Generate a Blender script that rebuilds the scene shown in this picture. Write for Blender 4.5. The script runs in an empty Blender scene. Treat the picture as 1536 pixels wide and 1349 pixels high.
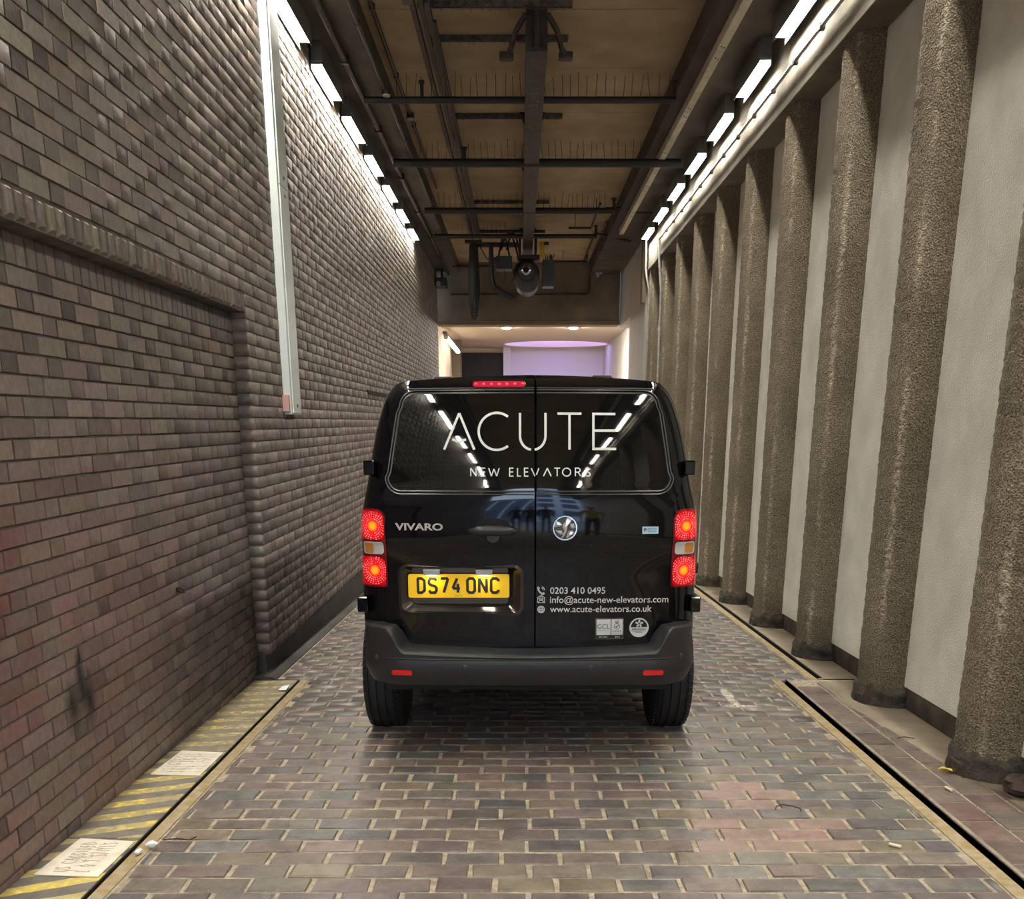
import bpy, bmesh, math, random
import numpy as np
from mathutils import Vector, Matrix, noise
random.seed(11)
rng = np.random.default_rng(11)
S = bpy.context.scene
COL = S.collection

# ------------------------------------------------------------------ camera, world, exposure
F_PX, CX, CY, CAM_H = 1420.0, 780.0, 1035.0, 1.42
PITCH = math.atan((CY - 633) / F_PX)
SL = 0.03423                        # fall of the drive
AL = math.atan(SL)
cam = bpy.data.cameras.new('camera')
camo = bpy.data.objects.new('camera', cam)
COL.objects.link(camo)
camo.location = (0, 0, CAM_H)
camo.rotation_euler = (math.pi / 2 - PITCH, 0, 0)
cam.sensor_fit = 'HORIZONTAL'
cam.sensor_width = 36
cam.lens = F_PX / 1536 * 36
cam.shift_x = -(CX - 768) / 1536
cam.shift_y = (CY - 674.5) / 1536
cam.clip_start = 0.05
cam.clip_end = 300
S.camera = camo

W = bpy.data.worlds.new('sky')
S.world = W
W.use_nodes = True
bg = W.node_tree.nodes['Background']
bg.inputs[0].default_value = (0.62, 0.78, 1.0, 1)
bg.inputs[1].default_value = 3.0
S.view_settings.view_transform = 'Standard'
S.view_settings.look = 'None'
S.view_settings.gamma = 1
S.view_settings.use_curve_mapping = False
S.view_settings.exposure = 1.35
S.cycles.use_denoising = True
S.cycles.max_bounces = 8
S.cycles.diffuse_bounces = 5
S.cycles.glossy_bounces = 4
S.cycles.sample_clamp_indirect = 6
TUBE = 62.0                         # strength of the fluorescent diffusers


def fz(y):
    return -SL * y


# ------------------------------------------------------------------ helpers
class MB:
    def __init__(s):
        s.v, s.f = [], []

    def add(s, vs, fs):
        o = len(s.v)
        s.v += [tuple(q) for q in vs]
        s.f += [tuple(i + o for i in q) for q in fs]
        return s

    def box(s, x0, x1, y0, y1, z0, z1, slope=False):
        def zz(y, z): return z + (fz(y) if slope else 0)
        vs = [(x, y, zz(y, z)) for z in (z0, z1) for y in (y0, y1) for x in (x0, x1)]
        return s.add(vs, [(0, 2, 3, 1), (4, 5, 7, 6), (0, 1, 5, 4), (2, 6, 7, 3), (0, 4, 6, 2), (1, 3, 7, 5)])

    def tube(s, pts, r, n=8, cap=True):
        pts = [Vector(p) for p in pts]
        rings = []
        up = None
        for i, p in enumerate(pts):
            a = pts[max(i - 1, 0)]
            b = pts[min(i + 1, len(pts) - 1)]
            t = (b - a).normalized()
            if up is None:
                up = Vector((0, 0, 1)) if abs(t.z) < 0.9 else Vector((1, 0, 0))
            e1 = t.cross(up).normalized()
            up = e1.cross(t).normalized()
            rr = r[i] if isinstance(r, (list, tuple)) else r
            rings.append([p + (e1 * math.cos(2 * math.pi * k / n) + up * math.sin(2 * math.pi * k / n)) * rr for k in range(n)])
        vs = [v for g in rings for v in g]
        fs = []
        for i in range(len(pts) - 1):
            for k in range(n):
                fs.append((i * n + k, i * n + (k + 1) % n, (i + 1) * n + (k + 1) % n, (i + 1) * n + k))
        if cap:
            fs.append(tuple(range(n - 1, -1, -1)))
            fs.append(tuple((len(pts) - 1) * n + k for k in range(n)))
        return s.add(vs, fs)

    def lathe(s, prof, axis='Y', c=(0, 0, 0), n=32):
        """prof: list of (radius, along)"""
        vs, fs = [], []
        for r, t in prof:
            for k in range(n):
                a = 2 * math.pi * k / n
                p, q = r * math.cos(a), r * math.sin(a)
                vs.append({'Y': (p, t, q), 'X': (t, p, q), 'Z': (p, q, t)}[axis])
        vs = [(x + c[0], y + c[1], z + c[2]) for x, y, z in vs]
        for i in range(len(prof) - 1):
            for k in range(n):
                fs.append((i * n + k, i * n + (k + 1) % n, (i + 1) * n + (k + 1) % n, (i + 1) * n + k))
        fs.append(tuple(range(n - 1, -1, -1)))
        fs.append(tuple((len(prof) - 1) * n + k for k in range(n)))
        return s.add(vs, fs)

    def grid(s, P, wrap=False):
        """P rows of points"""
        R, C = len(P), len(P[0])
        fs = []
        for i in range(R - 1):
            for j in range(C if wrap else C - 1):
                fs.append((i * C + j, i * C + (j + 1) % C, (i + 1) * C + (j + 1) % C, (i + 1) * C + j))
        return s.add([p for r in P for p in r], fs)

    def build(s, name, mat, parent=None, smooth=False, bevel=0, sharp=40, fix=True, seg=2):
        me = bpy.data.meshes.new(name)
        me.from_pydata([tuple(v) for v in s.v], [], s.f)
        me.update()
        if fix:
            b = bmesh.new()
            b.from_mesh(me)
            bmesh.ops.recalc_face_normals(b, faces=b.faces)
            b.to_mesh(me)
            b.free()
        o = bpy.data.objects.new(name, me)
        COL.objects.link(o)
        me.materials.append(mat)
        if smooth:
            me.shade_smooth()
            try:
                me.set_sharp_from_angle(angle=math.radians(sharp))
            except Exception:
                pass
        if bevel:
            m = o.modifiers.new('bevel', 'BEVEL')
            m.width = bevel
            m.segments = seg
            m.limit_method = 'ANGLE'
        if parent:
            o.parent = parent
        return o


def empty(name, loc=(0, 0, 0)):
    o = bpy.data.objects.new(name, None)
    o.empty_display_size = 0.1
    o.location = loc
    COL.objects.link(o)
    return o


def tag(o, label, cat, group=None, kind=None):
    o['label'] = label
    o['category'] = cat
    if group:
        o['group'] = group
    if kind:
        o['kind'] = kind
    return o


def struct(o):
    o['kind'] = 'structure'
    return o


def mat(name, col, rough=0.5, metal=0.0, var=0.0, vscale=5.0, bump=0.0, bscale=60.0, coat=0.0, emit=None, estr=0.0, spec=0.5, col2=None, detail=4.0):
    m = bpy.data.materials.new(name)
    m.use_nodes = True
    N, L = m.node_tree.nodes, m.node_tree.links
    b = N['Principled BSDF']
    b.inputs['Base Color'].default_value = (*col, 1)
    b.inputs['Roughness'].default_value = rough
    b.inputs['Metallic'].default_value = metal
    b.inputs['Specular IOR Level'].default_value = spec
    b.inputs['Coat Weight'].default_value = coat
    b.inputs['Coat Roughness'].default_value = 0.03
    if emit:
        b.inputs['Emission Color'].default_value = (*emit, 1)
        b.inputs['Emission Strength'].default_value = estr
    if var or bump:
        g = N.new('ShaderNodeNewGeometry')
    if var:
        n = N.new('ShaderNodeTexNoise')
        n.inputs['Scale'].default_value = vscale
        n.inputs['Detail'].default_value = detail
        L.new(g.outputs['Position'], n.inputs['Vector'])
        r = N.new('ShaderNodeMapRange')
        r.inputs['From Min'].default_value = 0.3
        r.inputs['From Max'].default_value = 0.7
        L.new(n.outputs['Fac'], r.inputs['Value'])
        x = N.new('ShaderNodeMix')
        x.data_type = 'RGBA'
        c2 = col2 or tuple(min(1, c * (1 + var)) for c in col)
        c1 = col if col2 else tuple(c * (1 - var) for c in col)
        x.inputs['A'].default_value = (*c1, 1)
        x.inputs['B'].default_value = (*c2, 1)
        L.new(r.outputs['Result'], x.inputs['Factor'])
        L.new(x.outputs['Result'], b.inputs['Base Color'])
    if bump:
        n2 = N.new('ShaderNodeTexNoise')
        n2.inputs['Scale'].default_value = bscale
        n2.inputs['Detail'].default_value = 5
        L.new(g.outputs['Position'], n2.inputs['Vector'])
        bp = N.new('ShaderNodeBump')
        bp.inputs['Strength'].default_value = bump
        bp.inputs['Distance'].default_value = 0.01
        L.new(n2.outputs['Fac'], bp.inputs['Height'])
        L.new(bp.outputs['Normal'], b.inputs['Normal'])
    return m


def blob(N, L, pos, c, r, soft=0.5):
    """fac falling from 1 at c to 0 at radius r (world metres, per axis)"""
    s = N.new('ShaderNodeVectorMath'); s.operation = 'SUBTRACT'
    s.inputs[1].default_value = c
    L.new(pos, s.inputs[0])
    d = N.new('ShaderNodeVectorMath'); d.operation = 'DIVIDE'
    d.inputs[1].default_value = r
    L.new(s.outputs[0], d.inputs[0])
    l = N.new('ShaderNodeVectorMath'); l.operation = 'LENGTH'
    L.new(d.outputs[0], l.inputs[0])
    m = N.new('ShaderNodeMapRange')
    m.inputs['From Min'].default_value = 1.0
    m.inputs['From Max'].default_value = soft
    L.new(l.outputs['Value'], m.inputs['Value'])
    return m.outputs['Result']


def mixc(N, L, fac, a, b, mode='MIX'):
    x = N.new('ShaderNodeMix')
    x.data_type = 'RGBA'
    x.blend_type = mode
    for k, v in (('Factor', fac), ('A', a), ('B', b)):
        if isinstance(v, (int, float)):
            x.inputs[k].default_value = v
        elif isinstance(v, tuple):
            x.inputs[k].default_value = (*v, 1) if len(v) == 3 else v
        else:
            L.new(v, x.inputs[k])
    return x.outputs['Result']


def mathn(N, L, op, a, b=0.0):
    x = N.new('ShaderNodeMath')
    x.operation = op
    for i, v in enumerate((a, b)):
        if isinstance(v, (int, float)):
            x.inputs[i].default_value = v
        else:
            L.new(v, x.inputs[i])
    return x.outputs[0]


def noisen(N, L, pos, scale, detail=3.0, lo=0.35, hi=0.65):
    n = N.new('ShaderNodeTexNoise')
    n.inputs['Scale'].default_value = scale
    n.inputs['Detail'].default_value = detail
    L.new(pos, n.inputs['Vector'])
    r = N.new('ShaderNodeMapRange')
    r.inputs['From Min'].default_value = lo
    r.inputs['From Max'].default_value = hi
    L.new(n.outputs['Fac'], r.inputs['Value'])
    return r.outputs['Result']


def brick_mat(name, rough, bump, bscale, wall):
    m = bpy.data.materials.new(name)
    m.use_nodes = True
    N, L = m.node_tree.nodes, m.node_tree.links
    b = N['Principled BSDF']
    b.inputs['Roughness'].default_value = rough
    g = N.new('ShaderNodeNewGeometry')
    pos = g.outputs['Position']
    a = N.new('ShaderNodeAttribute')
    a.attribute_name = 'tint'
    oi = N.new('ShaderNodeObjectInfo')
    col = mixc(N, L, 1.0, a.outputs['Color'], oi.outputs['Color'], 'MULTIPLY')
    col = mixc(N, L, noisen(N, L, pos, 34, 5, 0.3, 0.75), col, mixc(N, L, 1.0, col, (0.70, 0.68, 0.68), 'MULTIPLY'))
    if wall:
        # iron-red staining, sooty smudges and a darker wall foot
        big = noisen(N, L, pos, 2.2, 4, 0.30, 0.60)
        red = mathn(N, L, 'MULTIPLY', blob(N, L, pos, (-1.7, 2.9, 0.55), (3, 2.6, 1.15), 0.1), big)
        col = mixc(N, L, mathn(N, L, 'MULTIPLY', red, 0.5), col, mixc(N, L, 1.0, col, (1.35, 0.72, 0.68), 'MULTIPLY'))
        red2 = mathn(N, L, 'MULTIPLY', blob(N, L, pos, (-1.74, 3.05, 0.85), (3, 0.42, 0.5), 0.2), noisen(N, L, pos, 5, 3, 0.35, 0.6))
        col = mixc(N, L, mathn(N, L, 'MULTIPLY', red2, 0.7), col, (0.17, 0.035, 0.03))
        for c, r in (((-1.74, 3.625, 0.50), (1, 0.045, 0.09)), ((-1.74, 3.615, 0.42), (1, 0.05, 0.14)), ((-1.74, 3.53, 0.35), (1, 0.08, 0.12)), ((-1.74, 3.67, 0.34), (1, 0.07, 0.15))):
            col = mixc(N, L, mathn(N, L, 'MULTIPLY', blob(N, L, pos, c, r, 0.15), 0.95), col, (0.010, 0.011, 0.011))
        foot_dark = mathn(N, L, 'MULTIPLY', blob(N, L, pos, (-1.7, 6.6, 0.05), (2, 2.6, 0.6), 0.1), noisen(N, L, pos, 1.6, 4, 0.25, 0.6))  # mottled darkening low on the wall around the recess end
        col = mixc(N, L, mathn(N, L, 'MULTIPLY', foot_dark, 0.6), col, (0.03, 0.028, 0.028))
        pale = noisen(N, L, pos, 9, 5, 0.60, 0.72)
        col = mixc(N, L, mathn(N, L, 'MULTIPLY', pale, 0.25), col, (0.30, 0.27, 0.24))
    else:
        grime = noisen(N, L, pos, 10, 6, 0.42, 0.66)
        col = mixc(N, L, mathn(N, L, 'MULTIPLY', grime, 0.6), col, mixc(N, L, 1.0, col, (0.50, 0.49, 0.48), 'MULTIPLY'))
        dust = noisen(N, L, pos, 7, 5, 0.52, 0.72)
        col = mixc(N, L, mathn(N, L, 'MULTIPLY', dust, 0.35), col, (0.26, 0.21, 0.15))
        spk = noisen(N, L, pos, 160, 2, 0.66, 0.70)
        col = mixc(N, L, mathn(N, L, 'MULTIPLY', spk, 0.5), col, (0.42, 0.37, 0.31))
        wp = noisen(N, L, pos, 60, 2, 0.40, 0.46)
        for c, r in (((1.272, 5.52, -0.19), (0.035, 0.26, 1)), ((1.30, 5.30, -0.18), (0.14, 0.03, 1))):
            f = blob(N, L, pos, c, r, 0.75)
            col = mixc(N, L, mathn(N, L, 'MULTIPLY', f, wp), col, (0.62, 0.58, 0.50))
        rv = mathn(N, L, 'MULTIPLY_ADD', noisen(N, L, pos, 12, 4, 0.3, 0.7), 0.22)
        rv.node.inputs[2].default_value = rough - 0.1
        L.new(rv, b.inputs['Roughness'])
    L.new(col, b.inputs['Base Color'])
    n2 = N.new('ShaderNodeTexNoise')
    n2.inputs['Scale'].default_value = bscale
    n2.inputs['Detail'].default_value = 5
    L.new(pos, n2.inputs['Vector'])
    bp = N.new('ShaderNodeBump')
    bp.inputs['Strength'].default_value = bump
    bp.inputs['Distance'].default_value = 0.006
    L.new(n2.outputs['Fac'], bp.inputs['Height'])
    L.new(bp.outputs['Normal'], b.inputs['Normal'])
    return m


M = {}
M['wall_brick'] = brick_mat('wall_brick', 0.62, 0.35, 70, True)
M['paver'] = brick_mat('paver_brick', 0.42, 0.30, 55, False)
M['mortar'] = mat('wall_mortar', (0.13, 0.115, 0.105), 0.95, var=0.3, vscale=12, bump=0.4, bscale=150)
M['bed'] = mat('sandy_joint', (0.27, 0.225, 0.16), 0.95, var=0.35, vscale=30, bump=0.6, bscale=220, col2=(0.52, 0.46, 0.35))
M['margin'] = mat('yellowed_mortar', (0.34, 0.25, 0.11), 0.95, var=0.4, vscale=22, bump=0.7, bscale=160, col2=(0.44, 0.37, 0.26))
M['pit'] = mat('pit_shade_black', (0.006, 0.006, 0.006), 0.9)  # flat black standing in for deep shade in slots, gaps and hollows
M['steel_edge'] = mat('dark_steel', (0.06, 0.055, 0.05), 0.5, 0.6, var=0.3, vscale=30)
M['conc_edge'] = mat('concrete_edge', (0.30, 0.26, 0.21), 0.9, var=0.25, vscale=14, bump=0.3, bscale=120)
M['ledge'] = mat('dusty_concrete', (0.20, 0.165, 0.12), 0.95, var=0.35, vscale=4, bump=0.4, bscale=90, col2=(0.33, 0.28, 0.21))
M['plinth'] = mat('dirty_plinth', (0.085, 0.072, 0.058), 0.9, var=0.45, vscale=9, bump=0.5, bscale=90)
M['plinth_left'] = mat('grimy_plinth', (0.06, 0.055, 0.052), 0.85, var=0.4, vscale=3, bump=0.4, bscale=60)
M['panel'] = mat('white_render', (0.80, 0.78, 0.72), 0.9, var=0.13, vscale=3.5, bump=0.8, bscale=100)
M['white_wall'] = mat('white_paint', (0.60, 0.58, 0.56), 0.8, var=0.06, vscale=2)
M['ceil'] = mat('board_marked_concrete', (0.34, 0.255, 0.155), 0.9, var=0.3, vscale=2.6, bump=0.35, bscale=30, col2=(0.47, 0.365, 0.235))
M['soffit'] = mat('shade_toned_soffit', (0.085, 0.072, 0.058), 0.92, var=0.35, vscale=2.5, bump=0.3, bscale=40)  # dirty concrete, also darkened in colour for the shade above the lights
M['beamc'] = mat('pale_concrete', (0.21, 0.185, 0.14), 0.88, var=0.22, vscale=4, bump=0.3, bscale=60)
M['farbeam'] = mat('brown_concrete', (0.24, 0.19, 0.135), 0.9, var=0.25, vscale=2, bump=0.3, bscale=40)
M['rust'] = mat('dark_painted_steel', (0.060, 0.048, 0.042), 0.6, 0.3, var=0.5, vscale=14)
M['strutm'] = mat('weathered_galvanised_strut', (0.10, 0.085, 0.075), 0.55, 0.4, var=0.7, vscale=22)
M['pipe'] = mat('black_pipe', (0.022, 0.02, 0.02), 0.55, var=0.3, vscale=20)
M['spike'] = mat('dark_wire', (0.04, 0.03, 0.022), 0.5, 0.5)
M['conduit'] = mat('brown_conduit', (0.07, 0.055, 0.045), 0.5, 0.4, var=0.3, vscale=10)
M['galv'] = mat('galvanised_conduit', (0.42, 0.42, 0.40), 0.4, 0.8, var=0.2, vscale=12)
M['railpaint'] = mat('pale_painted_trunking', (0.50, 0.46, 0.38), 0.6, var=0.15, vscale=8)
M['trunk'] = mat('white_trunking', (0.62, 0.68, 0.68), 0.45, var=0.06, vscale=6)
M['redlabel'] = mat('red_label', (0.55, 0.33, 0.31), 0.5)
M['tubehousing'] = mat('batten_housing', (0.12, 0.12, 0.115), 0.5)
M['diffuser'] = mat('lit_diffuser', (0.9, 0.9, 0.88), 0.4, emit=(1.0, 0.93, 0.81), estr=TUBE)
M['cable'] = mat('black_cable', (0.006, 0.006, 0.007), 0.5)
M['hoistgrey'] = mat('greasy_grey_steel', (0.04, 0.036, 0.033), 0.4, 0.5, var=0.4, vscale=12)
M['chrome'] = mat('chrome', (0.75, 0.76, 0.77), 0.08, 1.0)
M['yellow'] = mat('yellow_paint', (0.55, 0.34, 0.03), 0.5)
M['camera_white'] = mat('camera_white', (0.45, 0.44, 0.42), 0.4)
M['dark_plastic'] = mat('dark_plastic', (0.028, 0.028, 0.030), 0.40)

# ------------------------------------------------------------------ brick machinery
cp, sp = math.cos(PITCH), math.sin(PITCH)


def project(P):
    """world points (n,3) -> pixels in the 1536x1349 photograph frame; used only to choose which bricks are big enough to be parts"""
    P = np.asarray(P, float)
    z = P[:, 2] - CAM_H
    d = P[:, 1] * cp - z * sp
    u = P[:, 1] * sp + z * cp
    d = np.where(d < 0.05, 0.05, d)
    return np.stack([CX + F_PX * P[:, 0] / d, CY - F_PX * u / d], 1), d


def brick_template(l, h, d, bv):
    """local: x along the length, y along the height, z outward; face centre at origin"""
    a, b = l / 2, h / 2
    v = [(-a, -b, -d), (a, -b, -d), (a, b, -d), (-a, b, -d),
         (-a, -b, -bv), (a, -b, -bv), (a, b, -bv), (-a, b, -bv),
         (-a + bv, -b + bv, 0), (a - bv, -b + bv, 0), (a - bv, b - bv, 0), (-a + bv, b - bv, 0)]
    return v


BRICK_F = [(8, 9, 10, 11)] + [(4 + i, 4 + (i + 1) % 4, 8 + (i + 1) % 4, 8 + i) for i in range(4)] + [(i, (i + 1) % 4, 4 + (i + 1) % 4, 4 + i) for i in range(4)]


def set_tint(me, cols):
    at = me.color_attributes.new('tint', 'FLOAT_COLOR', 'POINT')
    at.data.foreach_set('color', np.ascontiguousarray(cols, dtype=np.float32).ravel())


def bricks_build(B, axes, parent, material, name, stuff_name, nmax, bv, yfar=60.0, minpx=60, jitter=0.0004, tl=0.0025):
    """B: list of (cx,cy,cz,len,hgt,depth,(r,g,b)); axes = 3x3 columns (length, height, outward)"""
    A = np.array(axes, float)
    C = np.array([b[:3] for b in B])
    LH = np.array([b[3:6] for b in B])
    T = np.array([b[6] for b in B])
    # on-screen size
    cor = [C + A[:, 0] * (sx * LH[:, :1] / 2) + A[:, 1] * (sy * LH[:, 1:2] / 2) for sx, sy in ((-1, -1), (1, -1), (1, 1), (-1, 1))]
    pj = [project(c)[0] for c in cor]
    area = 0.5 * abs(sum(pj[i][:, 0] * pj[(i + 1) % 4][:, 1] - pj[(i + 1) % 4][:, 0] * pj[i][:, 1] for i in range(4)))
    pc, d = project(C)
    inside = (pc[:, 0] > -5) & (pc[:, 0] < 1541) & (pc[:, 1] > -5) & (pc[:, 1] < 1354) & (C[:, 1] > 0.8) & (C[:, 1] < yfar)
    area = np.where(inside, area, 0)
    order = np.argsort(-area)
    single = [i for i in order[:nmax] if area[i] > minpx]
    sset = set(single)
    cache = {}
    R = Matrix([list(A[0]) + [0], list(A[1]) + [0], list(A[2]) + [0], [0, 0, 0, 1]])
    for i in single:
        key = tuple(round(x, 3) for x in LH[i]) + (random.randrange(4),)
        if key not in cache:
            me = bpy.data.meshes.new(name)
            jv = np.array(brick_template(*key[:3], bv)) + jitter * np.clip(rng.normal(0, 1, (12, 3)), -1.6, 1.6) * [1, 1, .25]
            me.from_pydata(jv.tolist(), [], BRICK_F)
            set_tint(me, np.ones((12, 4)))
            me.materials.append(material)
            cache[key] = me
        o = bpy.data.objects.new(name, cache[key])
        tilt = Matrix.Rotation(random.gauss(0, tl), 4, 'X') @ Matrix.Rotation(random.gauss(0, tl), 4, 'Y')
        o.matrix_world = Matrix.Translation(Vector(C[i])) @ R @ tilt
        o.color = (*T[i], 1)
        COL.objects.link(o)
        o.parent = parent
    rest = [i for i in range(len(B)) if i not in sset]
    n = len(rest)
    if n:
        V = np.zeros((n, 12, 3))
        for k, i in enumerate(rest):
            V[k] = brick_template(*LH[i], bv)
        V += jitter * np.clip(rng.normal(0, 1, V.shape), -1.6, 1.6) * [1, 1, .12]
        V = V @ A.T + C[rest][:, None, :]
        Fa = (np.array(BRICK_F)[None] + 12 * np.arange(n)[:, None, None]).reshape(-1, 4)
        me = bpy.data.meshes.new(stuff_name)
        me.vertices.add(n * 12)
        me.vertices.foreach_set('co', V.ravel())
        me.loops.add(Fa.size)
        me.loops.foreach_set('vertex_index', Fa.ravel())
        me.polygons.add(len(Fa))
        me.polygons.foreach_set('loop_start', np.arange(len(Fa)) * 4)
        me.polygons.foreach_set('loop_total', np.full(len(Fa), 4))
        me.update(calc_edges=True)
        t4 = np.concatenate([T[rest], np.ones((n, 1))], 1)
        set_tint(me, np.repeat(t4[:, None, :], 12, 1))
        me.materials.append(material)
        o = bpy.data.objects.new(stuff_name, me)
        o['kind'] = 'stuff'
        COL.objects.link(o)
        o.parent = parent


def jit(c, s=0.12, hue=0.04):
    k = 1 + random.gauss(0, s)
    return tuple(max(0.005, q * k * (1 + random.gauss(0, hue))) for q in c)


# ================================================================== SETTING
# ------------------------------------------------------------------ left wall
XF, XB = -1.655, -1.740            # wall face, recessed face
RY0, RY1, RZ = 0.60, 6.11, 2.05    # recess
PITCH_B, PER = 0.072, 0.3306
WTOP, WEND = 4.28, 20.4
FB = -0.067                        # underside of the brick skin beyond the recess
wm = MB()
wm.box(-2.1, XF - 0.007, -8, RY0, -0.9, WTOP)
wm.box(-2.1, XF - 0.007, RY0, RY1, RZ + 0.004, WTOP)
wm.box(-2.1, XF - 0.007, RY1 + 0.004, WEND, FB, WTOP)
wm.box(-2.1, XB - 0.009, RY0, RY1, -0.9, RZ + 0.004)
wall_left = struct(wm.build('wall_left', M['mortar']))


def flem(y0, y1, odd, z):
    """bricks of one Flemish course between y0 and y1"""
    out = []
    off = (PER / 2 if odd else 0.0)
    k = math.floor((y0 - RY1 - off) / PER) - 1
    y = RY1 + off + k * PER
    while y < y1:
        for ln, hd in ((0.2204, 0), (0.1102, 1)):
            a, b = max(y, y0), min(y + ln, y1)
            if b - a > 0.03:
                out.append((a, b, hd))
            y += ln
    return out


def wall_tint(hd, z, y):  # lower bricks lightened in colour to make up for weak light low down
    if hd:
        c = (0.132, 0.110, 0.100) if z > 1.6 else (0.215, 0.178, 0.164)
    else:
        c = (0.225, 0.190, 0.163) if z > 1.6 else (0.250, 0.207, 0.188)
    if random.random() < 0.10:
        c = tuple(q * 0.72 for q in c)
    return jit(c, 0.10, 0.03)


B = []
ncol = int((WTOP - 2.165) / PITCH_B)
for k in range(-31, ncol + 1):
    z = 2.165 + (k + 0.5) * PITCH_B
    if z + 0.03 > WTOP:
        continue
    if k >= 0:
        spans = [(-8, WEND)]
    else:
        spans = [(-8, RY0), (RY1, WEND)]
    for a0, b0 in spans:
        for a, b, hd in flem(a0, b0, k % 2, z):
            if abs(z - 1.733) < 0.036 and 10.75 < (a + b) / 2 < 12.7:
                continue
            dep = 0.088 if (k < 0 and a - RY1 < 0.02 and a > 6) else 0.03
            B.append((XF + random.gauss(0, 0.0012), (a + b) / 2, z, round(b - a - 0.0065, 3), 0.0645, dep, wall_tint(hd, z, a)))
AX_L = [[0, 0, 1], [1, 0, 0], [0, 1, 0]]     # columns: length=+Y, height=+Z, out=+X
n_front = len(B)
for k in range(0, 32):
    z = 1.938 - (k + 0.5) * PITCH_B
    for a, b, hd in flem(RY0, RY1 - 0.004, k % 2, z):
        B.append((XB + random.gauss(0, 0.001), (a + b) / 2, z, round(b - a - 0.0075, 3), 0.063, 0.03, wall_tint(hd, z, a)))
bricks_build(B, AX_L, wall_left, M['wall_brick'], 'brick', 'brick_field', 300, 0.0018)
# bricks on edge over the recess and at the head of the recessed panel
BS = []
n = int((RY1 - RY0) / 0.0729)
for i in range(n):
    y = RY1 - (i + 0.5) * 0.0729 - 0.002
    BS.append((XF + 0.006 + random.gauss(0, 0.002), y, RZ + 0.058, 0.064, 0.106, 0.088, jit((0.17, 0.14, 0.115), 0.12)))
bricks_build(BS, AX_L, wall_left, M['wall_brick'], 'lintel_brick', 'lintel_field', 150, 0.016)
BS = []
for i in range(n):
    y = RY1 - (i + 0.5) * 0.0729 - 0.006
    BS.append((XB + random.gauss(0, 0.001), y, 1.992, 0.064, 0.102, 0.03, jit((0.155, 0.13, 0.115), 0.10)))
bricks_build(BS, AX_L, wall_left, M['wall_brick'], 'header_brick', 'header_field', 150, 0.0035)

bl = MB()
bl.add([(x, y, z) for y in (RY1, WEND) for x, z in ((-1.95, fz(y) - 0.02), (-1.69, fz(y) - 0.02), (-1.69, FB), (-1.95, FB))],
       [(0, 1, 2, 3), (4, 7, 6, 5), (1, 5, 6, 2), (0, 3, 7, 4), (3, 2, 6, 7), (0, 4, 5, 1)])
struct(bl.build('baseboard_left', M['plinth_left']))
kb = MB()
kb.add([(x, y, fz(y) + z) for y in (5.983, WEND) for x, z in ((-1.69, -0.05), (-1.595, -0.05), (-1.595, 0.004), (-1.62, 0.018), (-1.69, 0.022))],
       [(0, 1, 2, 3, 4), (9, 8, 7, 6, 5), (0, 5, 6, 1), (1, 6, 7, 2), (2, 7, 8, 3), (3, 8, 9, 4), (4, 9, 5, 0)])
kb.box(-1.76, -1.69, 5.975, 6.125, -0.3, 0.012, True)
struct(kb.build('trim_1', M['plinth_left']))

# ------------------------------------------------------------------ floor of brick pavers
XL, XR, YS = -1.430, 1.699, 5.985
fm = MB()
fm.box(XL, XR, -9, YS, -0.3, -0.004, True)
fm.box(-1.60, 1.950, YS, 27.7, -0.3, -0.004, True)
fm.box(-2.0, 2.4, -9, 27.7, -0.5, -0.22, True)
floor = struct(fm.build('floor', M['bed']))
MARG = MB()
MARG.box(XL, XL + 0.052, -9, YS, -0.02, 0.0005, True)
MARG.box(XR - 0.056, XR, -9, YS, -0.02, 0.0005, True)
MARG.box(1.90, 1.950, YS, 20, -0.02, 0.0005, True)
mg = MARG.build('mortar_margin', M['margin'], floor)
PW, PD = 0.2104, 0.1107


def paver_tint(x, y):
    # repairs in pink brick
    for cx, cy, rx, ry in ((0.93, 3.80, 0.16, 0.13), (0.98, 3.37, 0.22, 0.12), (0.80, 5.20, 0.12, 0.06), (0.62, 4.66, 0.18, 0.06)):
        if abs(x - cx) < rx and abs(y - cy) < ry:
            return jit((0.30, 0.20, 0.17), 0.10)
    r = random.random()
    if r < 0.10:
        c = (0.225, 0.190, 0.140)
    elif r < 0.40:
        c = (0.175, 0.150, 0.140)
    elif r < 0.68:
        c = (0.185, 0.145, 0.135)
    elif r < 0.85:
        c = (0.140, 0.140, 0.138)
    else:
        c = (0.215, 0.180, 0.150)
    if x > 0.4 and random.random() < 0.4:
        c = (0.180, 0.174, 0.162)
    return jit(c, 0.10, 0.03)


B = []
row = 0
y = -2.0
while y < 20.2:
    x0, x1 = (XL + 0.054, XR - 0.058) if y + PD < YS + 0.02 else (-1.59, 1.898)
    off = (row % 2) * PW / 2 + random.gauss(0, 0.006)
    x = x0 - PW + (0.04 + off) % PW
    while x < x1:
        a, b = max(x, x0), min(x + PW, x1)
        if b - a > 0.035:
            ln = round(b - a - 0.013 - random.choice((0, 0, 0.002, 0.005)), 3)
            yy = y + PD / 2 + random.gauss(0, 0.0015)
            B.append(((a + b) / 2 + random.gauss(0, 0.0012), yy, fz(yy) + random.gauss(0.0015, 0.0012), ln, round(random.choice((.099, .101, .103)), 3), 0.02, paver_tint((a + b) / 2, yy)))
        x += PW
    y += PD
    row += 1
ca_, sa_ = math.cos(AL), math.sin(AL)
AX_F = [[1, 0, 0], [0, ca_, sa_], [0, -sa_, ca_]]
bricks_build(B, AX_F, floor, M['paver'], 'paver', 'paver_field', 300, 0.006, jitter=0.0024, tl=0.007)

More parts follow.
